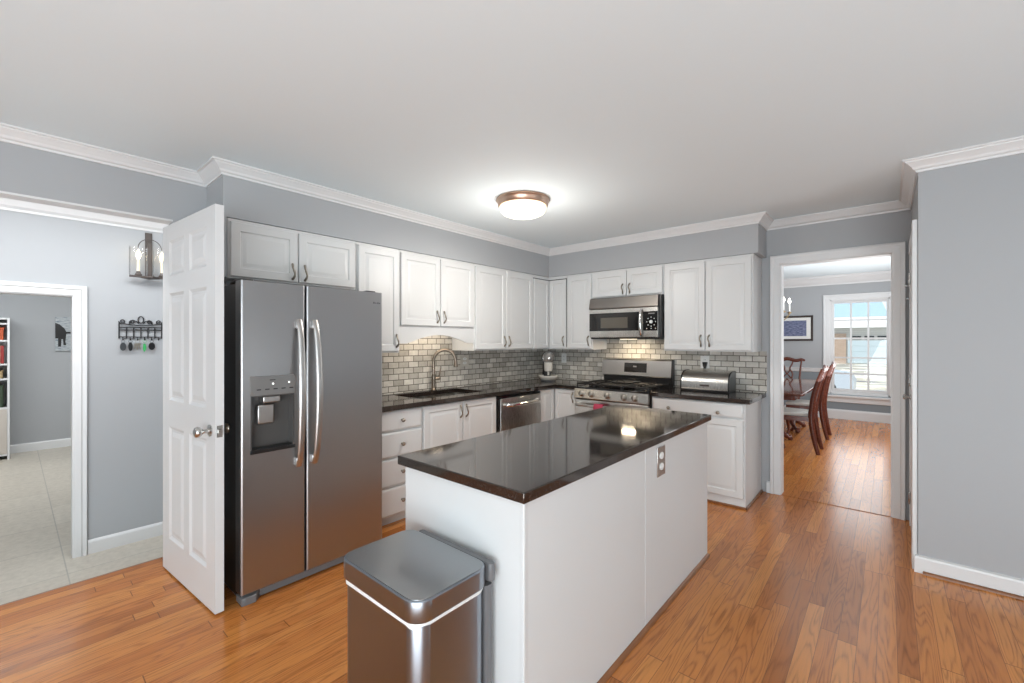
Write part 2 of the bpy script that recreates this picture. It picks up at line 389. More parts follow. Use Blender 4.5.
def sweep(bm, path, prof, side=1):
    """profile (out, z) carried along a path of (x, y); out is to the right of travel; corners mitred"""
    P = [Vector(p) for p in path]; n = len(P); rings = []
    for i in range(n):
        d1 = (P[i] - P[i - 1]).normalized() if i else None; d2 = (P[i + 1] - P[i]).normalized() if i < n - 1 else None
        d1 = d1 or d2; d2 = d2 or d1
        n1, n2 = Vector((d1.y, -d1.x)) * side, Vector((d2.y, -d2.x)) * side
        o = (n1 + n2) / (1 + n1.dot(n2))
        rings.append([Vector((P[i].x + o.x * a, P[i].y + o.y * a, z)) for a, z in prof])
    quadloops(bm, rings)

def cab_pull(bm, F, a, b0, b1, c, w=0.0075, horiz=False):
    """arched antique pull with leaf-shaped ends, running from b0 to b1"""
    k = 13; pts = []; rs = []
    for i in range(k):
        t = i / (k - 1); h = math.sin(PI * t); b = b0 + (b1 - b0) * t
        pts.append(F(a + 0.006 * math.sin(2 * PI * t), b, c + 0.003 + 0.024 * h ** 0.7)); rs.append(w * (0.62 + 0.5 * abs(math.cos(PI * t)) ** 3 + (0.25 if 4 < i < 8 else 0)))
    tube(bm, pts, rs, 8)
    for b in (b0, b1): lathe(bm, [(0.007, 0), (0.009, 0.003), (0.006, 0.007)], F(a, b, c), F.n, 10)
def knob(bm, F, a, b, c, r=0.016):
    lathe(bm, [(r * .55, 0), (r * .5, 0.004), (r * .38, 0.010), (r * .8, 0.016), (r, 0.021), (r * .9, 0.027), (r * .5, 0.031), (0.0005, 0.032)], F(a, b, c), F.n, 14)

# ------------------------------------------------------------------ room shell
CH = 2.485
bm = BM(); box(bm, -0.11, 6.3, -7.7, 0.06, -0.06, 0); struct('floor', bm, M['floor'])
bm = BM(); box(bm, -0.11, 4.3, 0.06, 5.15, -0.06, 0); struct('floor_dining', bm, M['floor'])
bm = BM(); box(bm, -6.0, -0.11, -6.6, -3.2, -0.24, -0.18); struct('floor_hall', bm, M['tile'])
bm = BM(); box(bm, -0.11, 6.3, -7.7, 0.0, CH, CH + .08); struct('ceiling', bm, M['ceiling'])
bm = BM(); box(bm, -0.11, 4.4, 0.12, 5.3, 2.57, 2.65); struct('ceiling_dining', bm, M['ceiling'])
bm = BM(); box(bm, -6.0, -0.11, -6.6, -3.2, 2.40, 2.48); struct('ceiling_hall', bm, M['ceiling'])
# west wall: solid behind the cabinets, a wide cased opening to the hall
bm = BM(); box(bm, -0.11, 0, -3.90, 0.12, -0.24, CH); box(bm, -0.11, 0, -7.7, -3.90, 2.16, CH); box(bm, -0.11, 0, -7.7, -6.2, -0.24, 2.16)
struct('wall_west', bm, M['wall'], smooth=False)
bm = BM(); box(bm, -0.11, 0.0, -6.2, -3.90, 2.149, 2.1605); struct('trim_hall_header', bm, M['trim'], smooth=False)
# north wall with doorway
DX0, DX1, DZ = 2.682, 3.442, 2.090
bm = BM(); box(bm, 0, DX0, 0, 0.12, 0, 2.57); box(bm, DX1, 4.4, 0, 0.12, 0, 2.57); box(bm, DX0, DX1, 0, 0.12, DZ, 2.57); struct('wall_north', bm, M['wall'], smooth=False)
# jog and right wall
XR, YR = 3.556, -0.981
bm = BM(); box(bm, XR, 6.3, YR, 0.0, 0, CH); struct('wall_right', bm, M['wall'], smooth=False)
bm = BM(); box(bm, 6.2, 6.3, -7.7, YR, 0, CH); struct('wall_east', bm, M['wall'], smooth=False)
bm = BM(); box(bm, 0, 6.2, -7.7, -7.6, 0, CH); struct('wall_south', bm, M['wall'], smooth=False)
# soffit over the wall cabinets
D, XS = 0.339, 2.57
bm = BM(); box(bm, 0, D, -3.72, 0, 2.16, CH); box(bm, D, XS, -D, 0, 2.16, CH); box(bm, 0.0, D, -3.72, -3.70, 1.79, 2.16); struct('wall_soffit', bm, M['wall'], smooth=False)
# crown moulding
CR = [(0, CH - .073), (.010, CH - .073), (.012, CH - .062), (.024, CH - .056), (.030, CH - .044), (.046, CH - .028), (.058, CH - .018), (.060, CH - .012), (.072, CH - .010), (.072, CH - .0005), (0, CH - .0005)]
bm = BM(); sweep(bm, [(0, -7.6), (0, -3.72), (D, -3.72), (D, -D), (XS, -D), (XS, 0), (XR, 0), (XR, YR), (6.2, YR)], CR); struct('trim_crown', bm, M['trim'])
BB = [(0, 0), (.016, 0), (.016, .085), (.012, .097), (.006, .101), (0, .103)]
def base(name, path, z=0.0, prof=BB, mat='trim', side=1):
    b = BM(); sweep(b, path, [(a, zz + z) for a, zz in prof], side); return struct(name, b, M[mat])
base('baseboard_right', [(XR - .001, YR + .03), (XR - .001, YR), (6.2, YR)])
base('baseboard_north', [(2.572, 0), (2.606, 0)])
base('baseboard_south', [(6.2, YR), (6.2, -7.6), (0, -7.6)])
SH = [(0, 0), (.014, 0), (.012, .009), (.007, .015), (0, .017)]
bm = BM(); sweep(bm, [(XR + .02, YR - .0165), (6.2, YR - .0165)], SH); struct('trim_shoe', bm, M['shoe'])
# doorway casing with jamb lining, kitchen side and dining side
def casing(name, F, a0, a1, z0, z1, w, parent=None, sill=False):
    b = BM(); prof = [(0, 0), (0, .010), (.010, .014), (.05, .017), (w - .03, .017), (w - .026, .024), (w - .004, .026), (w, .022), (w, 0)]
    P = [(a0, z0), (a0, z1), (a1, z1), (a1, z0)] if not sill else [(a0, z0), (a0, z1), (a1, z1), (a1, z0), (a0, z0)]
    rings = []
    n = len(P)
    for i in range(n):
        V = [Vector(p) for p in P]
        d1 = (V[i] - V[i - 1]).normalized() if i else ((V[i] - V[-2]).normalized() if sill else None)
        d2 = (V[i + 1] - V[i]).normalized() if i < n - 1 else ((V[1] - V[0]).normalized() if sill else None)
        d1 = d1 or d2; d2 = d2 or d1
        n1, n2 = Vector((-d1.y, d1.x)), Vector((-d2.y, d2.x)); o = (n1 + n2) / (1 + n1.dot(n2))
        rings.append([F(V[i].x + o.x * q, V[i].y + o.y * q, c) for q, c in prof])
    quadloops(b, rings, not sill, not sill); return struct(name, b, M['trim'], parent)
casing('trim_doorway', NORTH, DX0, DX1, 0, DZ, 0.080)
FN2 = Fr((0, 0.12, 0), (1, 0, 0), (0, 1, 0)); casing('trim_doorway_dining', FN2, DX0, DX1, 0, DZ, 0.098)
bm = BM(); box(bm, DX0 - .001, DX0 + .006, 0.0, .12, 0, DZ); box(bm, DX1 - .006, DX1 + .001, 0, .12, 0, DZ); box(bm, DX0, DX1, 0, .12, DZ - .006, DZ + .001); struct('trim_jamb', bm, M['trim'], smooth=False)
bm = BM(); box(bm, DX0 + .007, DX1 - .007, -.012, .03, .0005, .004, .0015); struct('trim_threshold', bm, M['floor'])
# closet door on the short return wall, seen almost edge-on
FR = Fr((XR, 0, 0), (0, -1, 0), (-1, 0, 0))
d2 = thing('door_2', 'white closet door in the short return wall right of the doorway', 'door', (XR - .01, -.5, 0)); d2['kind'] = 'structure'
bm = BM(); fbox(bm, FR, .20, .84, .01, 2.03, .001, .010); obj('door_panel', bm, M['door'], d2)
bm = BM(); fbox(bm, FR, .86, .965, .0, 2.135, .001, .026, .004); fbox(bm, FR, .03, .14, .0, 2.135, .001, .014, .003); fbox(bm, FR, .14, .86, 2.045, 2.135, .001, .02, .003); obj('door_casing', bm, M['trim'], d2)
for z in (1.86, 1.10, 0.22):
    bm = BM(); lathe(bm, [(.005, -.045), (.006, -.04), (.006, .04), (.005, .045)], FR(.17, z, .016), (0, 0, 1), 8); fbox(bm, FR, .15, .19, z - .035, z + .035, .001, .011); obj('door_hinge', bm, M['nickel'], d2)
bm = BM(); tube(bm, [FR(.12, 1.81, .015), FR(.12, 1.81, .035), FR(.16, 1.815, .04), FR(.20, 1.80, .03)], .004, 6); tube(bm, [FR(.11, 1.71, .015), FR(.11, 1.71, .03), FR(.17, 1.71, .03)], .004, 6); obj('hook_latch', bm, M['nickel'], d2)
bm = BM(); lathe(bm, [(.02, 0), (.02, .004), (.008, .01), (.008, .02), (.018, .03), (.02, .036), (.012, .044), (.0005, .046)], FR(.23, 0.98, .010), FR.n, 12); obj('door_knob', bm, M['nickel'], d2)

# hall beyond the opening: one step down, tiled
XH = -1.05; HZ = -0.18
bm = BM(); box(bm, XH - .11, XH, -4.27, -3.2, HZ, 2.4); box(bm, XH - .11, XH, -6.6, -5.2, HZ, 2.4); box(bm, XH - .11, XH, -5.2, -4.27, 1.725, 2.4); struct('wall_hall', bm, M['wall'], smooth=False)
bm = BM(); box(bm, XH, -.11, -3.3, -3.2, HZ, 2.4); box(bm, XH, -.11, -6.6, -6.5, HZ, 2.4); struct('wall_hall_end', bm, M['wall'], smooth=False)
HC = [(0, 2.27), (.010, 2.27), (.014, 2.285), (.035, 2.30), (.06, 2.345), (.085, 2.37), (.088, 2.385), (.10, 2.39), (.10, 2.3995), (0, 2.3995)]
bm = BM(); sweep(bm, [(XH, -6.5), (XH, -3.3)], HC); struct('trim_hall_crown', bm, M['trim'])
base('baseboard_hall', [(XH, -4.2), (XH, -3.3)], HZ)
FH = Fr((XH, 0, 0), (0, 1, 0), (1, 0, 0)); casing('trim_hall_doorway', FH, -5.2, -4.276, HZ, 1.722, 0.073)
bm = BM(); box(bm, XH - .11, XH + .004, -4.280, -4.268, HZ, 1.725); box(bm, XH - .11, XH, -5.2, -4.27, 1.715, 1.727); struct('trim_hall_jamb', bm, M['trim'], smooth=False)
bm = BM(); box(bm, -.125, -.111, -6.2, -3.90, HZ, -.0005); struct('trim_step', bm, M['shoe'], smooth=False)
# room past the hall
bm = BM(); box(bm, -6.0, -5.85, -6.6, -3.2, HZ, 2.4); struct('wall_back_room', bm, M['wall'], smooth=False)
bm = BM(); box(bm, -5.85, XH - .11, -3.3, -3.2, HZ, 2.4); box(bm, -5.85, XH - .11, -6.6, -6.5, HZ, 2.4); struct('wall_back_room_side', bm, M['wall'], smooth=False)
base('baseboard_back_room', [(-5.85, -4.58), (-5.85, -3.3)], HZ, [(0, 0), (.018, 0), (.018, .105), (.012, .118), (0, .122)])

# dining room
YD = 5.146
WX0, WX1, WZ0, WZ1 = 2.625, 3.445, 0.44, 2.13
bm = BM()
for x0, x1, z0, z1 in ((-.1, WX0, .86, 2.57), (WX1, 4.4, .86, 2.57), (WX0, WX1, WZ1, 2.57)): box(bm, x0, x1, YD, YD + .15, z0, z1)
struct('wall_dining_north', bm, M['wall'], smooth=False)
bm = BM()
for x0, x1, z0, z1 in ((-.1, WX0, 0, .86), (WX1, 4.4, 0, .86), (WX0, WX1, 0, WZ0)): box(bm, x0, x1, YD, YD + .15, z0, z1)
struct('wall_dining_dado', bm, M['wall_low'], smooth=False)
bm = BM(); box(bm, -.11, 0, .12, 5.3, 0, 2.57); struct('wall_dining_west', bm, M['wall'], smooth=False)
bm = BM(); box(bm, 4.2, 4.3, .12, 5.3, 0, 2.57); struct('wall_dining_east', bm, M['wall'], smooth=False)
DC = [(0, 2.405), (.012, 2.405), (.016, 2.43), (.05, 2.46), (.09, 2.51), (.12, 2.535), (.125, 2.555), (.14, 2.56), (.14, 2.5695), (0, 2.5695)]
bm = BM(); sweep(bm, [(0, .12), (0, YD), (4.2, YD), (4.2, .12)], DC); struct('trim_dining_crown', bm, M['trim'])
base('baseboard_dining', [(0, .12), (0, YD), (4.2, YD), (4.2, .12)], 0, [(0, 0), (.02, 0), (.02, .14), (.014, .155), (.008, .168), (0, .17)])
bm = BM(); sweep(bm, [(0, .12), (0, YD), (2.53, YD)], [(0, .825), (.012, .83), (.018, .85), (.018, .875), (.03, .885), (.03, .897), (0, .90)]); struct('trim_chair_rail', bm, M['trim'])
FD = Fr((0, YD, 0), (1, 0, 0), (0, -1, 0))
w1 = thing('window_1', 'white sash window with fifteen panes at the end of the dining room', 'window', ((WX0 + WX1) / 2, YD, WZ0)); w1['kind'] = 'structure'
casing('window_frame', FD, WX0, WX1, WZ0 + .0, WZ1, 0.098, w1)
bm = BM(); fbox(bm, FD, WX0 - .12, WX1 + .12, WZ0 - .05, WZ0 - .012, .001, .06, .006); fbox(bm, FD, WX0 - .10, WX1 + .10, WZ0 - .14, WZ0 - .05, .001, .022, .004); obj('window_sill', bm, M['trim'], w1)
GX0, GX1 = 2.685, 3.40
bm = BM()
box(bm, WX0, WX0 + .02, YD - .0, YD + .14, WZ0, WZ1); box(bm, WX1 - .02, WX1, YD, YD + .14, WZ0, WZ1); box(bm, WX0, WX1, YD, YD + .14, WZ1 - .02, WZ1); box(bm, WX0, WX1, YD, YD + .14, WZ0, WZ0 + .03)
obj('window_jamb', bm, M['trim'], w1)
ys0, ys1 = YD + .03, YD + .065
zr = [WZ0 + .10, .812, 1.096, 1.440, 1.763, WZ1 - .065]
bm = BM()
box(bm, WX0 + .02, GX0, ys0, ys1, WZ0 + .03, WZ1 - .02, .004); box(bm, GX1, WX1 - .02, ys0, ys1, WZ0 + .03, WZ1 - .02, .004)
box(bm, GX0 - .001, GX1 + .001, ys0, ys1, WZ0 + .03, zr[0], .004); box(bm, GX0 - .001, GX1 + .001, ys0, ys1, zr[-1], WZ1 - .02, .004)
for z in zr[1:-1]: box(bm, GX0 - .001, GX1 + .001, ys0 + .004, ys1 - .004, z - .014, z + .014)
for k in (1, 2):
    xx = GX0 + (GX1 - GX0) * k / 3; box(bm, xx - .014, xx + .014, ys0 + .003, ys1 - .003, zr[0], zr[-1])
obj('window_sash', bm, M['trim'], w1)
bm = BM(); box(bm, GX0, GX1, YD + .045, YD + .049, zr[0], zr[-1]); obj('glass_pane', bm, M['pane'], w1)

# backsplash
bm = BM(); fbox(bm, WEST, -2.92, 0, .914, 1.545, .0005, .009); struct('wall_backsplash_west', bm, M['splash_w'], smooth=False)
bm = BM(); fbox(bm, NORTH, .009, 2.530, .914, 1.42, .0005, .009); fbox(bm, NORTH, 2.530, 2.574, .914, 1.297, .0005, .009); struct('wall_backsplash_north', bm, M['splash_n'], smooth=False)

# ------------------------------------------------------------------ wall cabinets
def wall_cabinet(label, F, a0, a1, b0, b1, doors, pulls, depth=0.332, group=None, low=None):
    """doors: list of (a0, a1); pulls: list of (door index, a, b0, b1)"""
    c = F((a0 + a1) / 2, b0, depth / 2)
    t = thing('wall_cabinet', label, 'cabinet', c)
    b = BM(); fbox(b, F, a0, a1, b0, b1, .012 if b0 < 1.5 else .002, depth, .0015); obj('cabinet_body', b, M['cab'], t)
    ds = []
    for x0, x1 in doors:
        b = BM(); raised_door(b, F, x0, x1, b0 + .012, b1 - .022, depth + .001); ds.append(obj('cabinet_door', b, M['cab'], t))
    for di, a, z0, z1 in pulls:
        b = BM(); cab_pull(b, F, a, z0, z1, depth + .0212); obj('door_pull', b, M['pewter'], ds[di])
    return t
ZT, ZB = 2.157, 1.297
wall_cabinet('wide white two-door wall cabinet above the steel refrigerator', WEST, -3.695, -2.838, 1.785, ZT, [(-3.683, -3.279), (-3.271, -2.85)], [(0, -3.315, 1.815, 1.915), (1, -3.233, 1.815, 1.915)])
wall_cabinet('tall single-door white wall cabinet between the refrigerator and the sink valance', WEST, -2.836, -2.450, ZB, ZT, [(-2.826, -2.458)], [(0, -2.488, 1.345, 1.445)])
sc = wall_cabinet('shorter white two-door wall cabinet over the sink, with an arched valance below', WEST, -2.448, -1.588, 1.515, ZT, [(-2.440, -2.024), (-2.016, -1.598)], [(0, -2.06, 1.56, 1.66), (1, -1.98, 1.56, 1.66)])
bm = BM(); poly = [(-2.448, 1.515), (-2.448, 1.372), (-2.36, 1.372)]
for k in range(0, 25):
    t = k / 24; a = -2.36 + t * (2.36 - 1.675); poly.append((a, 1.375 + 0.072 * math.sin(PI * t) ** 1.0))
poly += [(-1.675, 1.372), (-1.588, 1.372), (-1.588, 1.515)]
fprism(bm, WEST, list(reversed(poly)), .312, .332); obj('arched_valance', bm, M['cab'], sc, smooth=False)
wall_cabinet('white two-door wall cabinet between the sink valance and the corner cabinet', WEST, -1.586, -.652, ZB, ZT, [(-1.574, -1.125), (-1.117, -.664)], [(0, -1.158, 1.34, 1.44), (1, -1.084, 1.34, 1.44)])
# corner cabinet: L-shaped body with two leaves that fold in the corner
t = thing('corner_wall_cabinet', 'white corner wall cabinet with folding leaves above the stand mixer', 'cabinet', (.17, -.17, ZB))
bm = BM(); prism(bm, [(.012, -.650), (.332, -.650), (.332, -.332), (.600, -.332), (.600, -.012), (.012, -.012)], ZB, ZT); obj('cabinet_body', bm, M['cab'], t, smooth=False)
bm = BM(); raised_door(bm, WEST, -.640, -.358, ZB + .012, ZT - .045, .333, .02, .04); obj('cabinet_door', bm, M['cab'], t)
bm = BM(); raised_door(bm, NORTH, .356, .588, ZB + .012, ZT - .045, .333, .02, .04); dd = obj('cabinet_door', bm, M['cab'], t)
bm = BM(); cab_pull(bm, NORTH, .560, 1.345, 1.445, .353); obj('door_pull', bm, M['pewter'], dd)
bm = BM(); fbox(bm, WEST, -.645, -.333, ZT - .044, ZT - .034, .3325, .336); fbox(bm, NORTH, .333, .594, ZT - .044, ZT - .034, .3325, .336); fbox(bm, NORTH, .5885, .594, ZB + .03, ZT - .034, .3325, .336); obj('gap_shade_strip', bm, M['black'], t)  # black strips put in for the dark shade of the door gaps
wall_cabinet('narrow single-door white wall cabinet between the corner cabinet and the microwave', NORTH, .602, .935, ZB, ZT, [(.612, .925)], [(0, .893, 1.345, 1.445)])
wall_cabinet('short white two-door wall cabinet directly above the microwave', NORTH, .937, 1.738, 1.860, ZT, [(.947, 1.343), (1.351, 1.728)], [(0, 1.308, 1.895, 1.99), (1, 1.386, 1.895, 1.99)])
wall_cabinet('white two-door wall cabinet above the bread box, beside the doorway', NORTH, 1.740, 2.532, ZB, ZT, [(1.752, 2.131), (2.139, 2.518)], [(0, 2.098, 1.345, 1.445), (1, 2.172, 1.345, 1.445)])

# ------------------------------------------------------------------ base cabinets
CT = 0.914; CB = 0.876; FD_ = 0.60     # worktop top, underside, carcass front
t = thing('drawer_base_cabinet', 'white base cabinet of four stacked drawers beside the refrigerator', 'cabinet', (.3, -2.66, 0))
bm = BM(); fbox(bm, WEST, -2.895, -2.425, .09, CB, .01, FD_, .001); fbox(bm, WEST, -2.895, -2.425, .0, .09, .01, .54); obj('cabinet_body', bm, M['cab'], t)
for z0, z1 in ((.720, .868), (.522, .706), (.306, .508), (.088, .292)):
    bm = BM(); slab_front(bm, WEST, -2.890, -2.432, z0, z1, FD_ + .001); d = obj('drawer', bm, M['cab'], t)
    bm = BM(); knob(bm, WEST, -2.622, (z0 + z1) / 2, FD_ + .021); obj('drawer_knob', bm, M['pewter'], d)
t = thing('sink_base_cabinet', 'white two-door base cabinet under the sink', 'cabinet', (.3, -1.99, 0))
bm = BM(); fbox(bm, WEST, -2.423, -1.560, .09, .66, .01, FD_, .001); fbox(bm, WEST, -2.423, -1.560, .0, .09, .01, .54); fbox(bm, WEST, -2.423, -1.560, .66, CB, .57, FD_); fbox(bm, WEST, -2.423, -2.40, .66, CB, .01, .57); fbox(bm, WEST, -1.583, -1.560, .66, CB, .01, .57); obj('cabinet_body', bm, M['cab'], t, smooth=False)
for (a0, a1, ap) in ((-2.413, -1.995, -2.025), (-1.987, -1.568, -1.957)):
    bm = BM(); raised_door(bm, WEST, a0, a1, .105, .868, FD_ + .001); d = obj('cabinet_door', bm, M['cab'], t)
    bm = BM(); cab_pull(bm, WEST, ap, .735, .835, FD_ + .0212); obj('door_pull', bm, M['pewter'], d)
# dishwasher
t = thing('dishwasher', 'stainless steel dishwasher with a bar handle between sink doors and corner cabinet', 'dishwasher', (.3, -1.2, 0))
bm = BM(); fbox(bm, WEST, -1.555, -.875, .09, .865, .01, .585); fbox(bm, WEST, -1.555, -.875, 0, .09, .01, .53); obj('washer_body', bm, M['black'], t)
bm = BM(); fbox(bm, WEST, -1.512, -.880, .10, .838, .5855, .628, .006); d = obj('washer_door', bm, M['steel_h'], t)
bm = BM(); tube(bm, smooth_pts([WEST(-1.455, .775, .625), WEST(-1.450, .775, .66), WEST(-1.40, .775, .682), WEST(-1.2, .775, .686), WEST(-.99, .775, .682), WEST(-.94, .775, .66), WEST(-.935, .775, .625)], 5), .017, 10, flat=((0, 0, 1), .5)); obj('bar_handle', bm, M['chrome'], d)
bm = BM(); fbox(bm, WEST, -1.545, -.882, .840, .862, .5855, .620, .003); obj('control_strip', bm, M['black_gloss'], t)
# corner base
t = thing('corner_base_cabinet', 'white corner base cabinet with folding leaves below the stand mixer', 'cabinet', (.3, -.3, 0))
bm = BM(); prism(bm, [(.01, -.872), (FD_, -.872), (FD_, -FD_), (.898, -FD_), (.898, -.01), (.01, -.01)], .09, CB); prism(bm, [(.01, -.872), (.54, -.872), (.54, -.54), (.898, -.54), (.898, -.01), (.01, -.01)], 0, .09); obj('cabinet_body', bm, M['cab'], t, smooth=False)
bm = BM(); raised_door(bm, WEST, -.866, -.626, .105, .866, FD_ + .001, .02, .04); obj('cabinet_door', bm, M['cab'], t)
bm = BM(); raised_door(bm, NORTH, .626, .890, .105, .866, FD_ + .001, .02, .04); d = obj('cabinet_door', bm, M['cab'], t)
bm = BM(); cab_pull(bm, NORTH, .862, .735, .835, FD_ + .0212); obj('door_pull', bm, M['pewter'], d)
# right base
t = thing('drawer_door_base_cabinet', 'white base cabinet with one wide drawer over two doors, beside the doorway', 'cabinet', (2.14, -.3, 0))
bm = BM(); fbox(bm, NORTH, 1.730, 2.530, .0, CB, .01, FD_, .001); obj('cabinet_body', bm, M['cab'], t)
bm = BM(); slab_front(bm, NORTH, 1.742, 2.516, .752, .868, FD_ + .001); d = obj('drawer', bm, M['cab'], t)
for a in (1.90, 2.325):
    bm = BM(); knob(bm, NORTH, a, .785, FD_ + .021); obj('drawer_knob', bm, M['pewter'], d)
for a0, a1, ap in ((1.742, 2.125, 2.09), (2.133, 2.516, 2.168)):
    bm = BM(); raised_door(bm, NORTH, a0, a1, .085, .735, FD_ + .001); d = obj('cabinet_door', bm, M['cab'], t)
    bm = BM(); cab_pull(bm, NORTH, ap, .60, .70, FD_ + .0212); obj('door_pull', bm, M['pewter'], d)
bm = BM(); fbox(bm, NORTH, 1.732, 2.544, 0, .018, FD_ - .002, FD_ + .012, .004); fbox(bm, NORTH, 2.531, 2.544, 0, .018, .01, FD_ + .012, .004); obj('shoe_molding', bm, M['shoe'], t)

# worktops
bm = BM(); e = .004
YS0, YS1, XK0, XK1 = -2.355, -1.612, .115, .500          # sink cut-out
for x0, x1, y0, y1 in ((.0095, .64, -2.91, YS0), (.0095, XK0, YS0, YS1), (XK1, .64, YS0, YS1), (.0095, .64, YS1, -.0095), (.64, .899, -.64, -.0095)): box(bm, x0, x1, y0, y1, CB, CT)
tag(obj('worktop', bm, M['granite'], smooth=False), 'dark polished granite L-shaped worktop around the sink and the corner', 'worktop')
bm = BM(); box(bm, 1.726, 2.570, -.64, -.0095, CB, CT, .003); tag(obj('worktop', bm, M['granite']), 'short dark granite worktop under the bread box, right of the range', 'worktop')

# sink and faucet
t = thing('kitchen_sink', 'stainless steel double-bowl sink set below the dark worktop under the valance', 'sink', (.31, -2.0, .69))
def basin(y0, y1):
    b = BM(); x0, x1, zb, zt = XK0 - .004, XK1 + .004, .69, CB - .001
    o1 = [(x, y) for x, y in rrect(x0 - .012, x1 + .012, y0, y1, .05)]
    i1 = rrect(x0, x1, y0 + .012, y1 - .012, .045); i2 = rrect(x0 + .015, x1 - .015, y0 + .027, y1 - .027, .04)
    o2 = rrect(x0 - .004, x1 + .004, y0 + .006, y1 - .006, .05)
    quadloops(b, [[Vector((x, y, z)) for x, y in p] for p, z in ((o2, zb - .006), (o1, zt), (i1, zt), (i1, zb + .04), (i2, zb))]); return b
obj('basin', basin(YS0 - .010, -1.99), M['steel_h'], t); obj('basin', basin(-1.985, YS1 + .010), M['steel_h'], t)
for yy in (-2.17, -1.82):
    bm = BM(); lathe(bm, [(.045, 0), (.045, .003), (.03, .004), (.028, .001)], (.30, yy, .6905), (0, 0, 1), 18); obj('drain', bm, M['chrome'], t)
t = thing('kitchen_faucet', 'bronze gooseneck pull-down faucet standing behind the sink', 'faucet', (.07, -1.872, CT))
fx, fy = .070, -1.872
bm = BM(); lathe(bm, [(.030, 0), (.030, .006), (.022, .012), (.019, .05), (.021, .10), (.021, .14), (.016, .16)], (fx, fy, CT + .0005), (0, 0, 1), 18); obj('faucet_base', bm, M['bronze'], t)
bm = BM(); dv = Vector((.62, .78, 0)).normalized(); c = Vector((fx, fy, 0)); R_ = .106
pts = [c + Vector((0, 0, CT + .15)), c + Vector((0, 0, CT + .22))] + [c + dv * (R_ - R_ * math.cos(a)) + Vector((0, 0, CT + .285 + R_ * math.sin(a))) for a in [PI * k / 14 for k in range(0, 14)]] + [c + dv * (2 * R_ + .002) + Vector((0, 0, CT + .270))]
tube(bm, pts, .0145, 12); obj('gooseneck_spout', bm, M['bronze'], t)
bm = BM(); e0 = c + dv * (2 * R_ + .002); lathe(bm, [(.014, 0), (.0155, -.01), (.019, -.035), (.023, -.055), (.021, -.06), (.010, -.06)], (e0.x, e0.y, CT + .285), (0, 0, 1), 16); obj('spray_head', bm, M['bronze'], t)
bm = BM(); h0 = Vector((fx, fy, CT + .115)); sd = Vector((.35, .94, 0)).normalized(); lathe(bm, [(.013, .015), (.014, .03), (.017, .045), (.017, .06), (.010, .066)], h0, sd, 14); tube(bm, [h0 + sd * .053, h0 + sd * .062 + Vector((0, 0, .05)), h0 + sd * .072 + Vector((.004, 0, .115))], [.008, .007, .0055], 8); obj('lever_handle', bm, M['bronze'], t)

# ------------------------------------------------------------------ refrigerator
t = thing('refrigerator', 'stainless side-by-side refrigerator with ice dispenser behind the open white door', 'refrigerator', (.5, -3.365, 0))
FY0, FY1, FS, FX = -3.785, -2.940, -3.448, .860
bm = BM(); box(bm, .12, .775, FY0 + .006, FY1 - .006, .025, 1.705, .004); obj('fridge_cabinet', bm, M['fridge_side'], t)
bm = BM(); box(bm, .16, .80, FY0 + .02, FY1 - .02, .0, .055); box(bm, .80, .835, FY0 + .012, FY1 - .012, .006, .048, .004); obj('toe_grille', bm, M['grey_plastic'], t)
for y0, y1 in ((FY0 + .004, FY0 + .10), (FY1 - .10, FY1 - .004)):
    bm = BM(); prism(bm, [(.78, y0), (.862, y0), (.868, y0 + .02), (.868, y1 - .03), (.835, y1), (.78, y1)], .0, .042, .004); obj('roller_cover', bm, M['grey_plastic'], t)
for y0 in (FY0 + .015, FY1 - .085):
    bm = BM(); box(bm, .62, .80, y0, y0 + .07, 1.7155, 1.730, .006); box(bm, .56, .66, y0 + .005, y0 + .065, 1.705, 1.738, .006); obj('hinge_cover', bm, M['black'], t)
def door_slab(y0, y1, hole=None):
    """door with rounded vertical front edges; hole = (y0, y1, z0, z1) cut into its front"""
    b = BM(); z0, z1 = .058, 1.715; x0, x1 = .782, FX; r = .012
    if hole is None:
        poly = [(x0, y1), (x0, y0)] + [(x1 - r + r * math.sin(a), y0 + r - r * math.cos(a)) for a in [PI / 2 * k / 5 for k in range(6)]] + [(x1 - r + r * math.cos(a), y1 - r + r * math.sin(a)) for a in [PI / 2 * k / 5 for k in range(6)]]
        prism(b, poly, z0, z1)
    else:
        hy0, hy1, hz0, hz1 = hole
        box(b, x0, x1 - .0, y0 + r, hy0, z0, z1); box(b, x0, x1, hy1, y1 - r, z0, z1); box(b, x0, x1, hy0, hy1, z0, hz0); box(b, x0, x1, hy0, hy1, hz1, z1); box(b, x0, x0 + .008, hy0, hy1, hz0, hz1)
        pl = [(x0, y0 + r), (x0, y0)] + [(x1 - r + r * math.sin(a), y0 + r - r * math.cos(a)) for a in [PI / 2 * k / 5 for k in range(6)]]; prism(b, pl, z0, z1)
        pl = [(x0, y1)] + [(x0, y1 - r)] + [(x1 - r + r * math.cos(a), y1 - r + r * math.sin(a)) for a in [PI / 2 * k / 5 for k in range(6)]]; prism(b, pl, z0, z1)
    return b
HO = (-3.738, -3.512, .800, 1.098)
fd = obj('freezer_door', door_slab(FY0, FS - .004, HO), M['fridge_steel'], t, ang=20)
rd = obj('fridge_door', door_slab(FS + .004, FY1), M['fridge_steel'], t, ang=20)
bm = BM(); box(bm, .79, FX + .004, HO[0] - .004, HO[1] + .004, HO[3], 1.204, .003); dp = obj('dispenser_panel', bm, M['mid_grey'], t)
for k in range(5):
    bm = BM(); box(bm, FX + .004, FX + .0045, -3.71 + k * .042, -3.688 + k * .042, 1.128, 1.134); obj('panel_mark', bm, M['black'], dp)
bm = BM(); box(bm, FX + .004, FX + .0045, -3.645, -3.615, 1.178, 1.183); obj('panel_mark', bm, M['black'], dp)
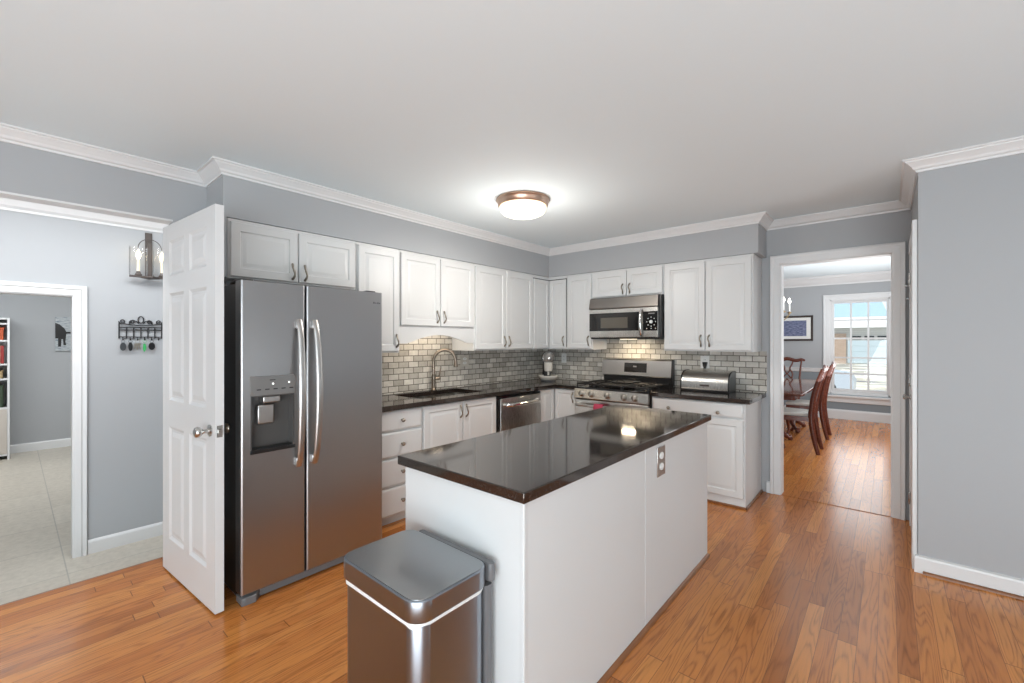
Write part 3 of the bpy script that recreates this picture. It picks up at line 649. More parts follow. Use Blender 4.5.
for yy, zz in ((-3.628, 1.160), (-3.544, 1.163)):
    bm = BM(); lathe(bm, [(.0045, 0), (.0045, .001)], (FX + .004, yy, zz), (1, 0, 0), 10); obj('indicator_light', bm, M['led'], dp)
bm = BM(); box(bm, .7905, .794, HO[0], HO[1], HO[2], HO[3]); box(bm, .794, FX - .002, HO[0], HO[0] + .006, HO[2], HO[3]); box(bm, .794, FX - .002, HO[1] - .006, HO[1], HO[2], HO[3]); box(bm, .794, FX - .002, HO[0] + .006, HO[1] - .006, HO[3] - .006, HO[3]); obj('dispenser_recess', bm, M['recess'], fd)
bm = BM(); box(bm, .794, FX + .004, HO[0] - .003, HO[1] + .003, HO[2] - .012, HO[2] + .010, .003); obj('drip_tray', bm, M['black'], fd)
bm = BM(); box(bm, .80, .835, -3.695, -3.612, .940, 1.045, .006); box(bm, .80, .855, -3.675, -3.585, 1.055, 1.092, .006); obj('dispenser_paddle', bm, M['steel'], fd)
for yy, par in ((FS - .045, fd), (FS + .045, rd)):
    z0, z1 = .680, 1.515; pts = []; rs = []
    for k in range(25):
        s = k / 24; q = math.sin(PI * s); pts.append(Vector((FX + .012 + .058 * q ** .55, yy - (.004 if par is fd else -.004) * q, z0 + (z1 - z0) * s))); rs.append(.021 - .004 * abs(2 * s - 1))
    bm = BM(); tube(bm, pts, rs, 12, flat=((0, 1, 0), .55)); box(bm, FX, FX + .02, yy - .015, yy + .015, z0 + .004, z0 + .05, .004); box(bm, FX, FX + .02, yy - .015, yy + .015, z1 - .05, z1 - .004, .004); obj('bow_handle', bm, M['steel'], par)
bm = BM()
for k, (w_, h_) in enumerate(((.012, .012), (.010, .008), (.012, .010), (.010, .008))): box(bm, FX, FX + .0015, -3.012 + k * .0145, -3.012 + k * .0145 + w_, 1.640, 1.640 + h_, .0005)
obj('badge', bm, M['grey_plastic'], rd)

# ------------------------------------------------------------------ microwave
t = thing('microwave', 'stainless over-the-range microwave with black glass door below the short cabinet', 'microwave', (1.34, -.2, 1.415))
MX0, MX1, MY, MZ0, MZ1 = .942, 1.734, .385, 1.415, 1.857
bm = BM(); fbox(bm, NORTH, MX0, MX1, MZ0, MZ1, .012, MY, .002); obj('oven_body', bm, M['black'], t)
bm = BM(); fbox(bm, NORTH, 1.23, 1.39, MZ0 - .0045, MZ0 - .0005, .18, .26, .001); obj('cooktop_lamp', bm, M['mw_lamp'], t)
bm = BM(); quadloops(bm, [[NORTH(a, b, c) for b, c in ((1.735, MY + .001), (1.735, .425), (1.742, .428), (1.850, .405), (1.850, MY + .001))] for a in (MX0 + .002, MX1 - .022)]); obj('vent_hood', bm, M['vent'], t, smooth=False)
bm = BM(); fbox(bm, NORTH, MX0 + .002, 1.535, 1.430, 1.733, MY + .001, .418, .004); md = obj('oven_door', bm, M['steel_h'], t)
bm = BM(); fbox(bm, NORTH, MX0 + .004, 1.530, 1.500, 1.690, .4175, .4215, .003); gl = obj('door_glass', bm, M['black_gloss'], md)
bm = BM(); fbox(bm, NORTH, 1.085, 1.395, 1.530, 1.640, .4215, .4222, .0003); obj('viewing_window', bm, M['mw_glass'], md)
bm = BM(); pts = [];
for k in range(17):
    s = k / 16; q = math.sin(PI * s); pts.append(NORTH(1.545, 1.445 + .265 * s, .425 + .035 * q ** .5))
tube(bm, pts, .013, 10, flat=((1, 0, 0), .7)); obj('bow_handle', bm, M['chrome'], md)
bm = BM(); fbox(bm, NORTH, 1.538, MX1 - .022, 1.430, 1.733, MY + .001, .416, .004); cp = obj('control_panel', bm, M['steel_h'], t)
bm = BM(); fbox(bm, NORTH, 1.560, MX1 - .024, 1.497, 1.690, .4155, .4195, .002); cg = obj('keypad', bm, M['black_gloss'], t)
bm = BM(); lathe(bm, [(.018, 0), (.018, .004), (.015, .012), (.0005, .013)], NORTH(1.645, 1.585, .4195), NORTH.n, 18); obj('dial', bm, M['white_plastic'], cg)
for a, z in [(1.645 + .045 * math.cos(2 * PI * k / 8), 1.585 + .045 * math.sin(2 * PI * k / 8)) for k in range(8)] + [(1.60, 1.518), (1.645, 1.518), (1.69, 1.518)]:
    bm = BM(); lathe(bm, [(.0055, 0), (.005, .0015)], NORTH(a, z, .4195), NORTH.n, 8); obj('key_button', bm, M['white_plastic'], cg)
bm = BM(); fbox(bm, NORTH, 1.615, 1.68, 1.662, 1.674, .4195, .4205); obj('clock_display', bm, M['mid_grey'], cg)

# ------------------------------------------------------------------ range
t = thing('gas_range', 'stainless gas range with five front knobs and black grates below the microwave', 'range', (1.31, -.35, 0))
RX0, RX1 = .905, 1.722
bm = BM(); fbox(bm, NORTH, RX0, RX1, .03, .895, .012, .625); fbox(bm, NORTH, RX0 + .03, RX1 - .03, 0, .03, .06, .56); obj('range_body', bm, M['fridge_side'], t)
bm = BM(); fbox(bm, NORTH, RX0, RX1, .8955, .912, .10, .655, .003); ck = obj('cooktop', bm, M['black_gloss'], t)
bm = BM(); quadloops(bm, [[NORTH(a, b, c) for b, c in ((.795, .626), (.795, .672), (.802, .677), (.893, .655), (.893, .626))] for a in (RX0 + .002, RX1 - .002)]); fp = obj('knob_panel', bm, M['steel_h'], t, smooth=False)
for a in (1.003, 1.117, 1.300, 1.480, 1.592):
    bm = BM(); nn = Vector((0, -1, .24)).normalized(); o_ = NORTH(a, .846, .667); lathe(bm, [(.034, 0), (.034, .006), (.027, .010), (.026, .030), (.022, .034), (.0005, .034)], o_, nn, 20); up = Vector((0, .24, 1)).normalized()
    tube(bm, [o_ + nn * .036 + up * -.026, o_ + nn * .036 + up * .026], .007, 8); obj('burner_knob', bm, M['knobsteel'], fp)
bm = BM(); fbox(bm, NORTH, RX0 + .004, RX1 - .004, .22, .785, .626, .665, .005); od = obj('oven_door', bm, M['steel_h'], t)
bm = BM(); fbox(bm, NORTH, RX0 + .10, RX1 - .10, .34, .64, .6645, .667, .001); obj('door_glass', bm, M['black_gloss'], od)
bm = BM(); tube(bm, smooth_pts([NORTH(RX0 + .05, .735, .665), NORTH(RX0 + .055, .735, .71), NORTH(RX0 + .10, .735, .722), NORTH(1.31, .735, .726), NORTH(RX1 - .10, .735, .722), NORTH(RX1 - .055, .735, .71), NORTH(RX1 - .05, .735, .665)], 5), .015, 10); obj('oven_handle', bm, M['steel_h'], od)
bm = BM(); fbox(bm, NORTH, RX0 + .004, RX1 - .004, .035, .212, .626, .66, .005); obj('storage_drawer', bm, M['steel_h'], t)
bm = BM(); fbox(bm, NORTH, .925, 1.712, .90, 1.02, .015, .062); obj('backguard_base', bm, M['black'], t)
bm = BM(); quadloops(bm, [[NORTH(a, b, c) for b, c in ((.92, .014), (.92, .075), (1.02, .09), (1.182, .070), (1.194, .056), (1.194, .014))] for a in (1.7165, 1.728)]); obj('end_cap', bm, M['black'], t, smooth=False)
bm = BM(); quadloops(bm, [[NORTH(a, b, c) for b, c in ((1.005, .015), (1.005, .082), (1.014, .088), (1.180, .068), (1.192, .055), (1.192, .015))] for a in (.912, 1.716)]); bg = obj('backguard', bm, M['steel'], t, smooth=False)
bm = BM(); FB = Fr((0, -.086, 1.02), (1, 0, 0), (0, -1, 0))
quadloops(bm, [[NORTH(a, b, c) for a, b, c in ((1.190, 1.050, .084 + k), (1.450, 1.050, .084 + k), (1.450, 1.152, .0716 + k), (1.190, 1.152, .0716 + k))] for k in (0, .003)]); dsp = obj('control_display', bm, M['black_gloss'], t, smooth=False)
bm = BM(); quadloops(bm, [[NORTH(a, b, c) for a, b, c in ((1.295, 1.105, .0812 + k), (1.335, 1.105, .0812 + k), (1.335, 1.122, .079 + k), (1.295, 1.122, .079 + k))] for k in (0, .001)]); obj('clock_digits', bm, M['grey_plastic'], dsp)
# grates and burners
for gi, (gx0, gx1) in enumerate(((.925, 1.185), (1.445, 1.705))):
    bm = BM(); z = .945; r = .0075
    tube(bm, [NORTH(gx0, z, .13), NORTH(gx1, z, .13), NORTH(gx1, z, .63), NORTH(gx0, z, .63)], r, 6, closed=True)
    tube(bm, [NORTH(gx0, z, .38), NORTH(gx1, z, .38)], r, 6); xm = (gx0 + gx1) / 2
    for cy_ in (.255, .505):
        for dx, dy in ((1, 0), (-1, 0), (0, 1), (0, -1)): tube(bm, [NORTH(xm + dx * .03, z, cy_ + dy * .03), NORTH(xm + dx * .13, z, cy_ + dy * .125)], r, 6)
    for ax in (gx0, gx1):
        for cy_ in (.13, .38, .63): tube(bm, [NORTH(ax, .912, cy_), NORTH(ax, z, cy_)], r, 6)
    obj('burner_grate', bm, M['cast'], ck)
    for cy_ in (.255, .505):
        bm = BM(); lathe(bm, [(.05, 0), (.05, .008), (.036, .010), (.036, .018), (.03, .022), (.0005, .022)], NORTH(xm, .912, cy_), (0, 0, 1), 18); obj('burner', bm, M['cast'], ck)
bm = BM(); tube(bm, [NORTH(1.205, .945, .13), NORTH(1.425, .945, .13), NORTH(1.425, .945, .63), NORTH(1.205, .945, .63)], .0075, 6, closed=True)
for k in range(5): tube(bm, [NORTH(1.245 + k * .035, .945, .13), NORTH(1.245 + k * .035, .945, .63)], .006, 6)
for ax in (1.205, 1.425):
    for cy_ in (.13, .63): tube(bm, [NORTH(ax, .912, cy_), NORTH(ax, .945, cy_)], .0075, 6)
obj('burner_grate', bm, M['cast'], ck)
bm = BM(); prism(bm, rrect(1.20, 1.43, -.42, -.16, .02), .9535, .966, .003); bm2 = bm
for k in (-.42 + .004, -.16 - .004): tube(bm, [(1.27, k, .968), (1.29, k, .985), (1.34, k, .985), (1.36, k, .968)], .005, 6)
tag(obj('griddle', bm, M['cast']), 'flat black griddle plate lying on the middle grate of the range', 'griddle')
bm = BM(); rings = []
for a in (1.185, 1.205, 1.225, 1.245, 1.265, 1.285):
    w_ = .004 * math.sin(a * 120); rings.append([NORTH(a, b, c + w_) for b, c in ((.60, .748), (.735, .746), (.757, .728), (.757, .722), (.735, .7045), (.64, .703), (.64, .699), (.737, .6985), (.763, .720), (.763, .732), (.737, .751), (.60, .753))])
quadloops(bm, rings); tag(obj('dish_towel', bm, M['pink']), 'pink cloth folded over the oven handle of the range', 'towel')

# ------------------------------------------------------------------ bread box, mixer, outlets
t = thing('bread_box', 'stainless roll-top bread box with black ends on the right worktop', 'bread box', (2.09, -.15, CT))
BX0, BX1 = 1.875, 2.318
def bprof(e=0.0):
    p = [(.03, CT + .004)]; n = 12
    p.append((.255 + e, CT + .004)); p.append((.262 + e, CT + .03))
    for k in range(n + 1):
        a = PI / 2 * k / n; p.append((.10 + (.162 + e) * math.cos(a) ** .8, CT + .06 + (.128 + e) * math.sin(a) ** .9))
    p.append((.03, CT + .188 + e)); return p
bm = BM(); quadloops(bm, [[NORTH(a, z, c) for c, z in bprof()] for a in (BX0 + .012, BX1 - .012)]); bd = obj('roll_top', bm, M['steel_h'], t)
for a0, a1 in ((BX0, BX0 + .0118), (BX1 - .0118, BX1)):
    bm = BM(); quadloops(bm, [[NORTH(a, z, c) for c, z in bprof(.005)] for a in (a0, a1)]); obj('end_panel', bm, M['black'], t)
bm = BM(); fbox(bm, NORTH, BX0 + .002, BX1 - .002, CT + .0005, CT + .016, .025, .268, .003); obj('base_plinth', bm, M['black'], t)
bm = BM(); fbox(bm, NORTH, 2.060, 2.145, CT + .050, CT + .066, .2615, .277, .005); obj('lift_handle', bm, M['rustic'], bd)

t = thing('stand_mixer', 'dark and silver stand mixer in the back corner of the worktop', 'mixer', (.30, -.31, CT))
mc = Vector((.30, -.31, CT)); md_ = Vector((.707, -.707, 0)); ms = Vector((.707, .707, 0))
bm = BM(); pl = []
for k in range(28):
    a = 2 * PI * k / 28; u = .150 * math.cos(a); v = .085 * math.sin(a) * (1 + .15 * math.cos(a)); q = mc + md_ * (u + .0) + ms * v; pl.append((q.x, q.y))
prism(bm, pl, CT + .0005, CT + .012, .004); obj('mixer_foot', bm, M['grey_plastic'], t)
bm = BM(); pts = [mc - md_ * .085 + Vector((0, 0, .03)), mc - md_ * .088 + Vector((0, 0, .12)), mc - md_ * .08 + Vector((0, 0, .20)), mc - md_ * .06 + Vector((0, 0, .25))]
tube(bm, smooth_pts(pts, 4), [.062 - .014 * abs(math.sin(k * .25)) for k in range(13)], 16); obj('mixer_column', bm, M['black'], t)
bm = BM(); hp = [mc - md_ * .125 + Vector((0, 0, .275)), mc - md_ * .10 + Vector((0, 0, .278)), mc - md_ * .03 + Vector((0, 0, .283)), mc + md_ * .05 + Vector((0, 0, .280)), mc + md_ * .105 + Vector((0, 0, .272)), mc + md_ * .125 + Vector((0, 0, .268))]
tube(bm, smooth_pts(hp, 4), [.020, .042, .054, .060, .064, .066, .067, .068, .069, .069, .069, .068, .067, .066, .064, .061, .056, .048, .036, .024, .010], 20); hd = obj('mixer_head', bm, M['mixer'], t)
bm = BM(); lathe(bm, [(.068, -.006), (.071, -.004), (.071, .010), (.068, .012)], mc + md_ * .045 + Vector((0, 0, .279)), md_, 24); obj('trim_band', bm, M['chrome'], hd)
bm = BM(); lathe(bm, [(.024, 0), (.024, .012), (.018, .018), (.0005, .019)], mc + md_ * .118 + Vector((0, 0, .268)), md_, 16); obj('hub_cap', bm, M['chrome'], hd)
bm = BM(); lathe(bm, [(.052, .225), (.052, .135), (.044, .118), (.014, .112), (.012, .07)], mc + md_ * .055, (0, 0, 1), 20); obj('beater_drive', bm, M['bowl'], hd)
bm = BM(); lathe(bm, [(.060, .0125), (.070, .014), (.085, .018), (.102, .028), (.112, .045), (.116, .066), (.119, .068), (.119, .064), (.113, .042), (.10, .028), (.06, .020), (.0005, .018)], mc + md_ * .055, (0, 0, 1), 28); obj('mixer_bowl', bm, M['bowl'], t)

def outlet(F, a, b, w=.072, h=.118, label='', plate='white_plastic', parent=None, c=.009, duplex=2):
    if parent is None: t = thing('wall_outlet', label, 'outlet', F(a, b, c))
    else: t = parent
    bm = BM(); fbox(bm, F, a - w / 2, a + w / 2, b - h / 2, b + h / 2, c + .0003, c + .006, .0015); pl_ = obj('outlet_plate' if parent is None else 'outlet', bm, M[plate], t)
    for dz in (-.022, .022):
        bm = BM(); fprism(bm, F, [(a + x, b + dz * (h / .118) + y) for x, y in [(.017 * math.cos(q) * (w / .072), .017 * math.sin(q) * (h / .118) * .85) for q in [2 * PI * k / 16 for k in range(16)]]], c + .005, c + .0085); r_ = obj('receptacle', bm, M['white_plastic'], pl_)
        if parent is None:
            bm = BM()
            for dx in (-.006, .006): fbox(bm, F, a + dx - .0012, a + dx + .0012, b + dz - .004, b + dz + .006, c + .0084, c + .009)
            obj('slots', bm, M['black'], t)
    return t
outlet(WEST, -1.41, 1.182, .115, .118, 'almond double wall outlet on the tiles right of the faucet', 'almond')
outlet(NORTH, .335, 1.178, label='white wall outlet on the corner tiles behind the stand mixer')
outlet(NORTH, 2.03, 1.183, .085, .125, label='white wall outlet with a black plug above the bread box')
t = thing('power_plug', 'black plug pushed into the outlet above the bread box', 'plug', (2.035, -.03, 1.14))
bm = BM(); quadloops(bm, [[NORTH(2.036 + sx * w_, z, c) for sx, c in ((-1, .0185), (1, .0185), (1, .045), (-1, .045))] for z, w_ in ((1.118, .008), (1.150, .017), (1.178, .021), (1.182, .019))]); obj('plug_body', bm, M['black'], t)
bm = BM(); tube(bm, smooth_pts([NORTH(2.036, 1.12, .032), NORTH(2.03, 1.09, .028), NORTH(1.98, 1.06, .0155), NORTH(1.86, .99, .0155), NORTH(1.835, .93, .03), NORTH(1.83, .919, .08)], 5), .0032, 6); obj('power_cord', bm, M['black'], t)

# ------------------------------------------------------------------ island
t = thing('kitchen_island', 'white panelled kitchen island standing in the middle of the oak floor', 'island', (2.21, -2.55, 0))
IX0, IX1, IY0, IY1 = 1.892, 2.532, -3.490, -1.612
bm = BM(); box(bm, IX0, IX1 - .006, IY0 + .006, IY1, 0, CB - .0005); obj('island_body', bm, M['island'], t, smooth=False)
bm = BM(); box(bm, IX0, IX1 - .006, IY0, IY0 + .0058, .0, CB - .0005, .001); obj('end_panel', bm, M['island'], t, smooth=False)
for y0, y1 in ((IY0 + .006, -2.566), (-2.562, IY1)):
    bm = BM(); box(bm, IX1 - .0058, IX1, y0, y1, 0, CB - .0005, .001); sp = obj('side_panel', bm, M['island'], t, smooth=False)
bm = BM(); box(bm, IX1 - .012, IX1 + .003, IY0 - .003, IY0 + .012, 0, CB - .0005, .002); obj('corner_strip', bm, M['island'], t)
bm = BM(); sweep(bm, [(IX1 + .0005, IY1), (IX1 + .0005, IY0 + .02)], [(0, 0), (.016, 0), (.014, .010), (.008, .017), (0, .019)], -1); obj('shoe_molding', bm, M['shoe'], t)
FI = Fr((IX1, 0, 0), (0, 1, 0), (1, 0, 0)); outlet(FI, -2.380, .777, .100, .150, plate='nickel', parent=t, c=0)
# faces toward the sink run: two doors
FI2 = Fr((IX0, 0, 0), (0, -1, 0), (-1, 0, 0))
for a0, a1 in ((1.64, 2.25), (2.26, 2.87), (2.88, 3.47)):
    bm = BM(); raised_door(bm, FI2, a0, a1, .11, .86, .001, .018); obj('cabinet_door', bm, M['island'], t)
bm = BM(); box(bm, 1.862, 2.549, -3.510, -1.583, CB, CT, .004); tag(obj('worktop', bm, M['granite']), 'long dark granite worktop on the kitchen island', 'worktop')

# ------------------------------------------------------------------ trash can
t = thing('trash_can', 'rectangular stainless steel trash can with a white liner at the near end of the island', 'trash can', (2.225, -3.69, 0))
TX0, TX1, TY0, TY1, TZ = 2.000, 2.438, -3.842, -3.542, .662
bm = BM(); prism(bm, rrect(TX0 + .012, TX1 - .012, TY0 + .010, TY1 - .006, .048, 8), .012, .585, .003); obj('can_body', bm, M['can_steel'], t)
bm = BM(); prism(bm, rrect(TX0 + .010, TX1 - .010, TY0 + .008, TY1 - .004, .048, 8), 0, .0118); obj('can_base', bm, M['black'], t)
bm = BM(); n = 9; base_ = rrect(TX0 + .009, TX1 - .009, TY0 + .007, TY1 - .004, .048, n); k_ = len(base_); cx_, cy_ = (TX0 + TX1) / 2, (TY0 + TY1) / 2
def rag(z, amp, ph, ex): return [Vector((x + (x - cx_) * ex, y + (y - cy_) * ex, z + amp * (.5 * math.sin(i * .9 + ph) + .5 * math.sin(i * .37 + 2 * ph)))) for i, (x, y) in enumerate(base_)]
quadloops(bm, [rag(.605, 0, 0, -.02), rag(.600, 0, 0, .006), rag(.590, .004, 1, .010), rag(.584, .006, 2, .006), rag(.584, .006, 2, -.012)], True, True); obj('bag_rim', bm, M['bag'], t)
bm = BM(); poly = rrect(TX0, TX1, TY0, TY1, .055, 8); prism(bm, poly, .598, TZ, .004); ld = obj('can_lid', bm, M['can_steel'], t)
bm = BM(); prism(bm, rrect(TX0 + .006, TX1 - .006, TY0 + .006, TY1 - .006, .050, 8), TZ - .001, TZ + .0022, .001); obj('lid_plate', bm, M['lid_steel'], ld)
bm = BM(); prism(bm, rrect(TX0 + .04, TX1 - .004, TY1 + .001, TY1 + .028, .012, 5), .600, TZ - .003, .004); prism(bm, rrect(TX0 + .05, TX1 - .02, TY1 - .005, TY1 + .028, .010, 4), .0, .584); obj('hinge_housing', bm, M['grey_plastic'], t)

# ------------------------------------------------------------------ open six-panel door
t = thing('door_1', 'open white six-panel door standing beside the refrigerator', 'door', (.05, -3.94, 0)); t['kind'] = 'structure'
da = math.radians(4.6); DU = Vector((math.cos(da), math.sin(da), 0)); DN = Vector((math.sin(da), -math.cos(da), 0))
FDo = Fr(Vector((.052, -3.960, .012)) - DN * .0, DU, DN)
DT = .040; W_, H_ = .800, 2.076
as_ = [0, .112, .358, .442, .688, W_]; bs_ = [0, .200, .872, 1.030, 1.665, 1.770, 1.980, H_]
bm = BM()
for side in (0, 1):
    c1 = 0.0 if side == 0 else -DT; sg = -1 if side == 0 else 1
    for i in range(5):
        for j in range(7):
            a0, a1, b0, b1 = as_[i], as_[i + 1], bs_[j], bs_[j + 1]
            if i in (1, 3) and j in (1, 3, 5):
                rings = [[FDo(a0 + q, b0 + q, c1 + sg * d_), FDo(a1 - q, b0 + q, c1 + sg * d_), FDo(a1 - q, b1 - q, c1 + sg * d_), FDo(a0 + q, b1 - q, c1 + sg * d_)] for q, d_ in ((0, 0), (.006, .004), (.016, .009), (.030, .009), (.056, .002))]
                quadloops(bm, [[bm_ for bm_ in r] for r in rings], False, True)
            else: bm.faces.new([bm.verts.new(FDo(*q, c1)) for q in ((a0, b0), (a1, b0), (a1, b1), (a0, b1))])
for i in range(5):
    for b in (0, H_): bm.faces.new([bm.verts.new(FDo(a, b, c)) for a, c in ((as_[i], 0), (as_[i + 1], 0), (as_[i + 1], -DT), (as_[i], -DT))])
for j in range(7):
    for a in (0, W_): bm.faces.new([bm.verts.new(FDo(a, b, c)) for b, c in ((bs_[j], 0), (bs_[j + 1], 0), (bs_[j + 1], -DT), (bs_[j], -DT))])
leaf = obj('door_leaf', bm, M['door'], t, ang=15)
KN = [(.031, 0), (.031, .004), (.022, .008), (.011, .012), (.010, .030), (.016, .036), (.025, .046), (.028, .056), (.025, .066), (.014, .072), (.0005, .073)]
bm = BM(); lathe(bm, KN, FDo(W_ - .062, .922, .0002), DN, 20); obj('door_knob', bm, M['nickel'], t)
bm = BM(); lathe(bm, [(r, h * .62) for r, h in KN], FDo(W_ - .062, .922, -DT - .0002), -DN, 20); obj('door_knob', bm, M['pewter'], t)
bm = BM(); FL = Fr(FDo(W_, 0, -DT / 2), DN, DU); fp_ = [(-.013, .892), (.013, .892), (.013, .952), (-.013, .952)]
fprism(bm, FL, fp_, .0002, .0018); fprism(bm, FL, [(-.007, .914), (.007, .914), (.007, .932), (-.007, .932)], .0018, .012); obj('latch_plate', bm, M['nickel'], t)
for z in (.20, 1.02, 1.86):
    bm = BM(); lathe(bm, [(.006, -.045), (.006, .045)], FDo(.002, z, -DT - .006), (0, 0, 1), 8); obj('door_hinge', bm, M['nickel'], t)

# ------------------------------------------------------------------ lamps
t = thing('ceiling_lamp', 'round flush ceiling lamp with a bronze ring and glowing glass, over the island end', 'lamp', (1.29, -1.985, CH - .15))
LC = (1.29, -1.985, 0)
bm = BM(); lathe(bm, [(.150, CH - .0005), (.205, CH - .002), (.208, CH - .012), (.200, CH - .020), (.196, CH - .030), (.192, CH - .052), (.186, CH - .056), (.172, CH - .056), (.165, CH - .03), (.15, CH - .02)], LC, (0, 0, 1), 48); obj('lamp_ring', bm, M['copper'], t)
bm = BM(); lathe(bm, [(.171, CH - .050), (.180, CH - .058), (.182, CH - .070), (.176, CH - .088), (.158, CH - .108), (.125, CH - .122), (.08, CH - .131), (.03, CH - .135), (.0005, CH - .1355)], LC, (0, 0, 1), 48); obj('lamp_glass', bm, M['lampglass'], t)
# hall sconce
t = thing('wall_sconce', 'rustic metal two-candle sconce with glass shades high on the hall wall', 'lamp', (XH, -3.851, 1.89))
bm = BM(); fbox(bm, FH, -3.873, -3.829, 1.905, 2.255, .001, .012, .003); fbox(bm, FH, -3.866, -3.836, 1.905, 2.17, .012, .055, .004); obj('strap', bm, M['rustic'], t)
bm = BM(); fbox(bm, FH, -3.976, -3.726, 1.888, 1.902, .058, .086, .003); prism(bm, [(XH + .002, -3.851), (XH + .075, -3.912), (XH + .145, -3.851), (XH + .075, -3.790)], 1.884, 1.900, .003); obj('cross_bar', bm, M['rustic'], t)
for yy in (-3.923, -3.779):
    bm = BM(); lathe(bm, [(.020, 1.902), (.024, 1.908), (.016, 1.92), (.012, 1.935)], (XH + .072, yy, 0), (0, 0, 1), 14); cu = obj('candle_cup', bm, M['rustic'], t)
    bm = BM(); lathe(bm, [(.0105, 1.92), (.0105, 2.03)], (XH + .072, yy, 0), (0, 0, 1), 14); obj('candle_sleeve', bm, M['candle'], cu)
    bm = BM(); lathe(bm, [(.006, 2.03), (.014, 2.048), (.016, 2.062), (.010, 2.085), (.0008, 2.105)], (XH + .072, yy, 0), (0, 0, 1), 14); obj('bulb', bm, M['flame'], cu)
    bm = BM(); lathe(bm, [(.054, 1.9035), (.056, 1.9035), (.056, 2.125), (.054, 2.125)], (XH + .072, yy, 0), (0, 0, 1), 28, False, False); bm.faces.ensure_lookup_table(); obj('glass_shade', bm, M['glass'], t)
bm = BM(); tube(bm, [(XH + .06, -3.851 + .072 * math.cos(a), 2.12 + .075 * math.sin(a)) for a in [PI * k / 14 for k in range(15)]], .003, 6); obj('arched_rod', bm, M['rustic'], t)

# ------------------------------------------------------------------ key rack and keys
t = thing('key_rack', 'black wrought iron scroll key rack on the hall wall', 'key rack', (XH, -3.90, 1.40))
def hp_(a, b, c=.012): return FH(a, b, c)
bm = BM(); A0, A1 = -4.028, -3.770; am = (A0 + A1) / 2
for z in (1.520, 1.500, 1.478): tube(bm, [hp_(A0, z + (.012 if z > 1.51 else 0)), hp_((A0 + am) / 2, z), hp_(am, z - (.006 if z > 1.51 else 0)), hp_((A1 + am) / 2, z), hp_(A1, z + (.012 if z > 1.51 else 0))], .0048, 6)
for k in range(7):
    a = A0 + (A1 - A0) * k / 6; tube(bm, [hp_(a, 1.53 if k in (0, 6) else 1.50), hp_(a, 1.42)], .0042, 6); lathe(bm, [(.0005, -.006), (.005, -.002), (.005, .002), (.0005, .006)], hp_(a, 1.418), (0, 0, 1), 8)
tube(bm, [hp_(A0, 1.425), hp_(A1, 1.425)], .0042, 6)
obj('rack_frame', bm, M['iron'], t)
def spiral(ac, bc, r0, turns, s, st=0): return [hp_(ac + s * r0 * (1 - k / 26 * .8) * math.cos(st + turns * 2 * PI * k / 26), bc + r0 * (1 - k / 26 * .8) * math.sin(st + turns * 2 * PI * k / 26)) for k in range(27)]
for s, ac in ((1, A0 + .018), (-1, A1 - .018)):
    bm = BM(); tube(bm, spiral(ac, 1.545, .020, 1.4, s, -PI), .0042, 6); tube(bm, spiral(am - s * .052, 1.540, .017, 1.2, -s, -.4), .004, 6); tube(bm, [hp_(am - s * .07, 1.525), hp_(am - s * .05, 1.557), hp_(am - s * .025, 1.545), hp_(am - s * .012, 1.53)], .004, 6); obj('scroll', bm, M['iron'], t)
bm = BM(); tube(bm, [hp_(am + .017 * math.cos(a), 1.560 + .026 * math.sin(a)) for a in [2 * PI * k / 20 for k in range(20)]], .0042, 6, closed=True); obj('loop_finial', bm, M['iron'], t)
for k in range(6):
    a = A0 + (A1 - A0) * (k + .5) / 6; bm = BM(); tube(bm, [hp_(a, 1.425), hp_(a, 1.408, .014), hp_(a, 1.400, .022), hp_(a, 1.402, .030), hp_(a, 1.410, .033)], .0034, 6); obj('hook', bm, M['iron'], t)
def key_thing(k, label, cat, name, builder, mat):
    a = A0 + (A1 - A0) * (k + .5) / 6; bm = BM(); builder(bm, a); return tag(obj(name, bm, mat), label, cat, None)
def ring_(bm, a, r=.011, z=1.391): tube(bm, [hp_(a + r * math.cos(q), z + r * math.sin(q), .024) for q in [2 * PI * i / 16 for i in range(16)]], .0012, 5, closed=True)
def fob(bm, a, w=.018, h=.032, z=1.350, ring=True):
    if ring: ring_(bm, a)
    pl = [(a + w * math.cos(q), z + h * math.sin(q)) for q in [2 * PI * i / 20 for i in range(20)]]; fprism(bm, FH, pl, .018, .030)
M['fob'] = paint('dark_grey_fob', (0.05, 0.055, 0.06), 0.35, 0.1); M['fob_b'] = paint('black_fob', (0.012, 0.012, 0.013), 0.3, 0.1); M['green'] = paint('green_tag', (0.05, 0.42, 0.12), 0.5, 0.1); M['keymetal'] = metal('worn_key_metal', (0.42, 0.38, 0.32), 0.35)
key_thing(0, 'dark grey key fob on the hook nearest the hall doorway', 'key', 'key_fob', lambda b, a: fob(b, a), M['fob'])
key_thing(1, 'narrow black key fob, second on the key rack from the hall doorway', 'key', 'key_fob', lambda b, a: fob(b, a, .013, .034), M['fob_b'])
def bunch(b, a):
    ring_(b, a, .013, 1.388)
    for s, l in ((-.012, .045), (-.002, .055), (.010, .048)):
        fprism(b, FH, [(a + s - .008, 1.376), (a + s + .008, 1.376), (a + s + .009, 1.360), (a + s + .004, 1.355), (a + s * 1.6 + .004, 1.376 - l), (a + s * 1.6 - .003, 1.376 - l), (a + s - .004, 1.355), (a + s - .009, 1.360)], .020 + s * .2, .0225 + s * .2)
key_thing(2, 'bunch of metal keys on a ring in the middle of the key rack', 'key', 'key_bunch', bunch, M['keymetal'])
def gtag(b, a):
    ring_(b, a); fprism(b, FH, [(a - .008, 1.372), (a + .004, 1.372), (a + .010, 1.345), (a + .008, 1.325), (a - .003, 1.305), (a - .010, 1.33)], .016, .021)
key_thing(3, 'green key tag hanging on the key rack', 'key', 'key_tag', gtag, M['green'])
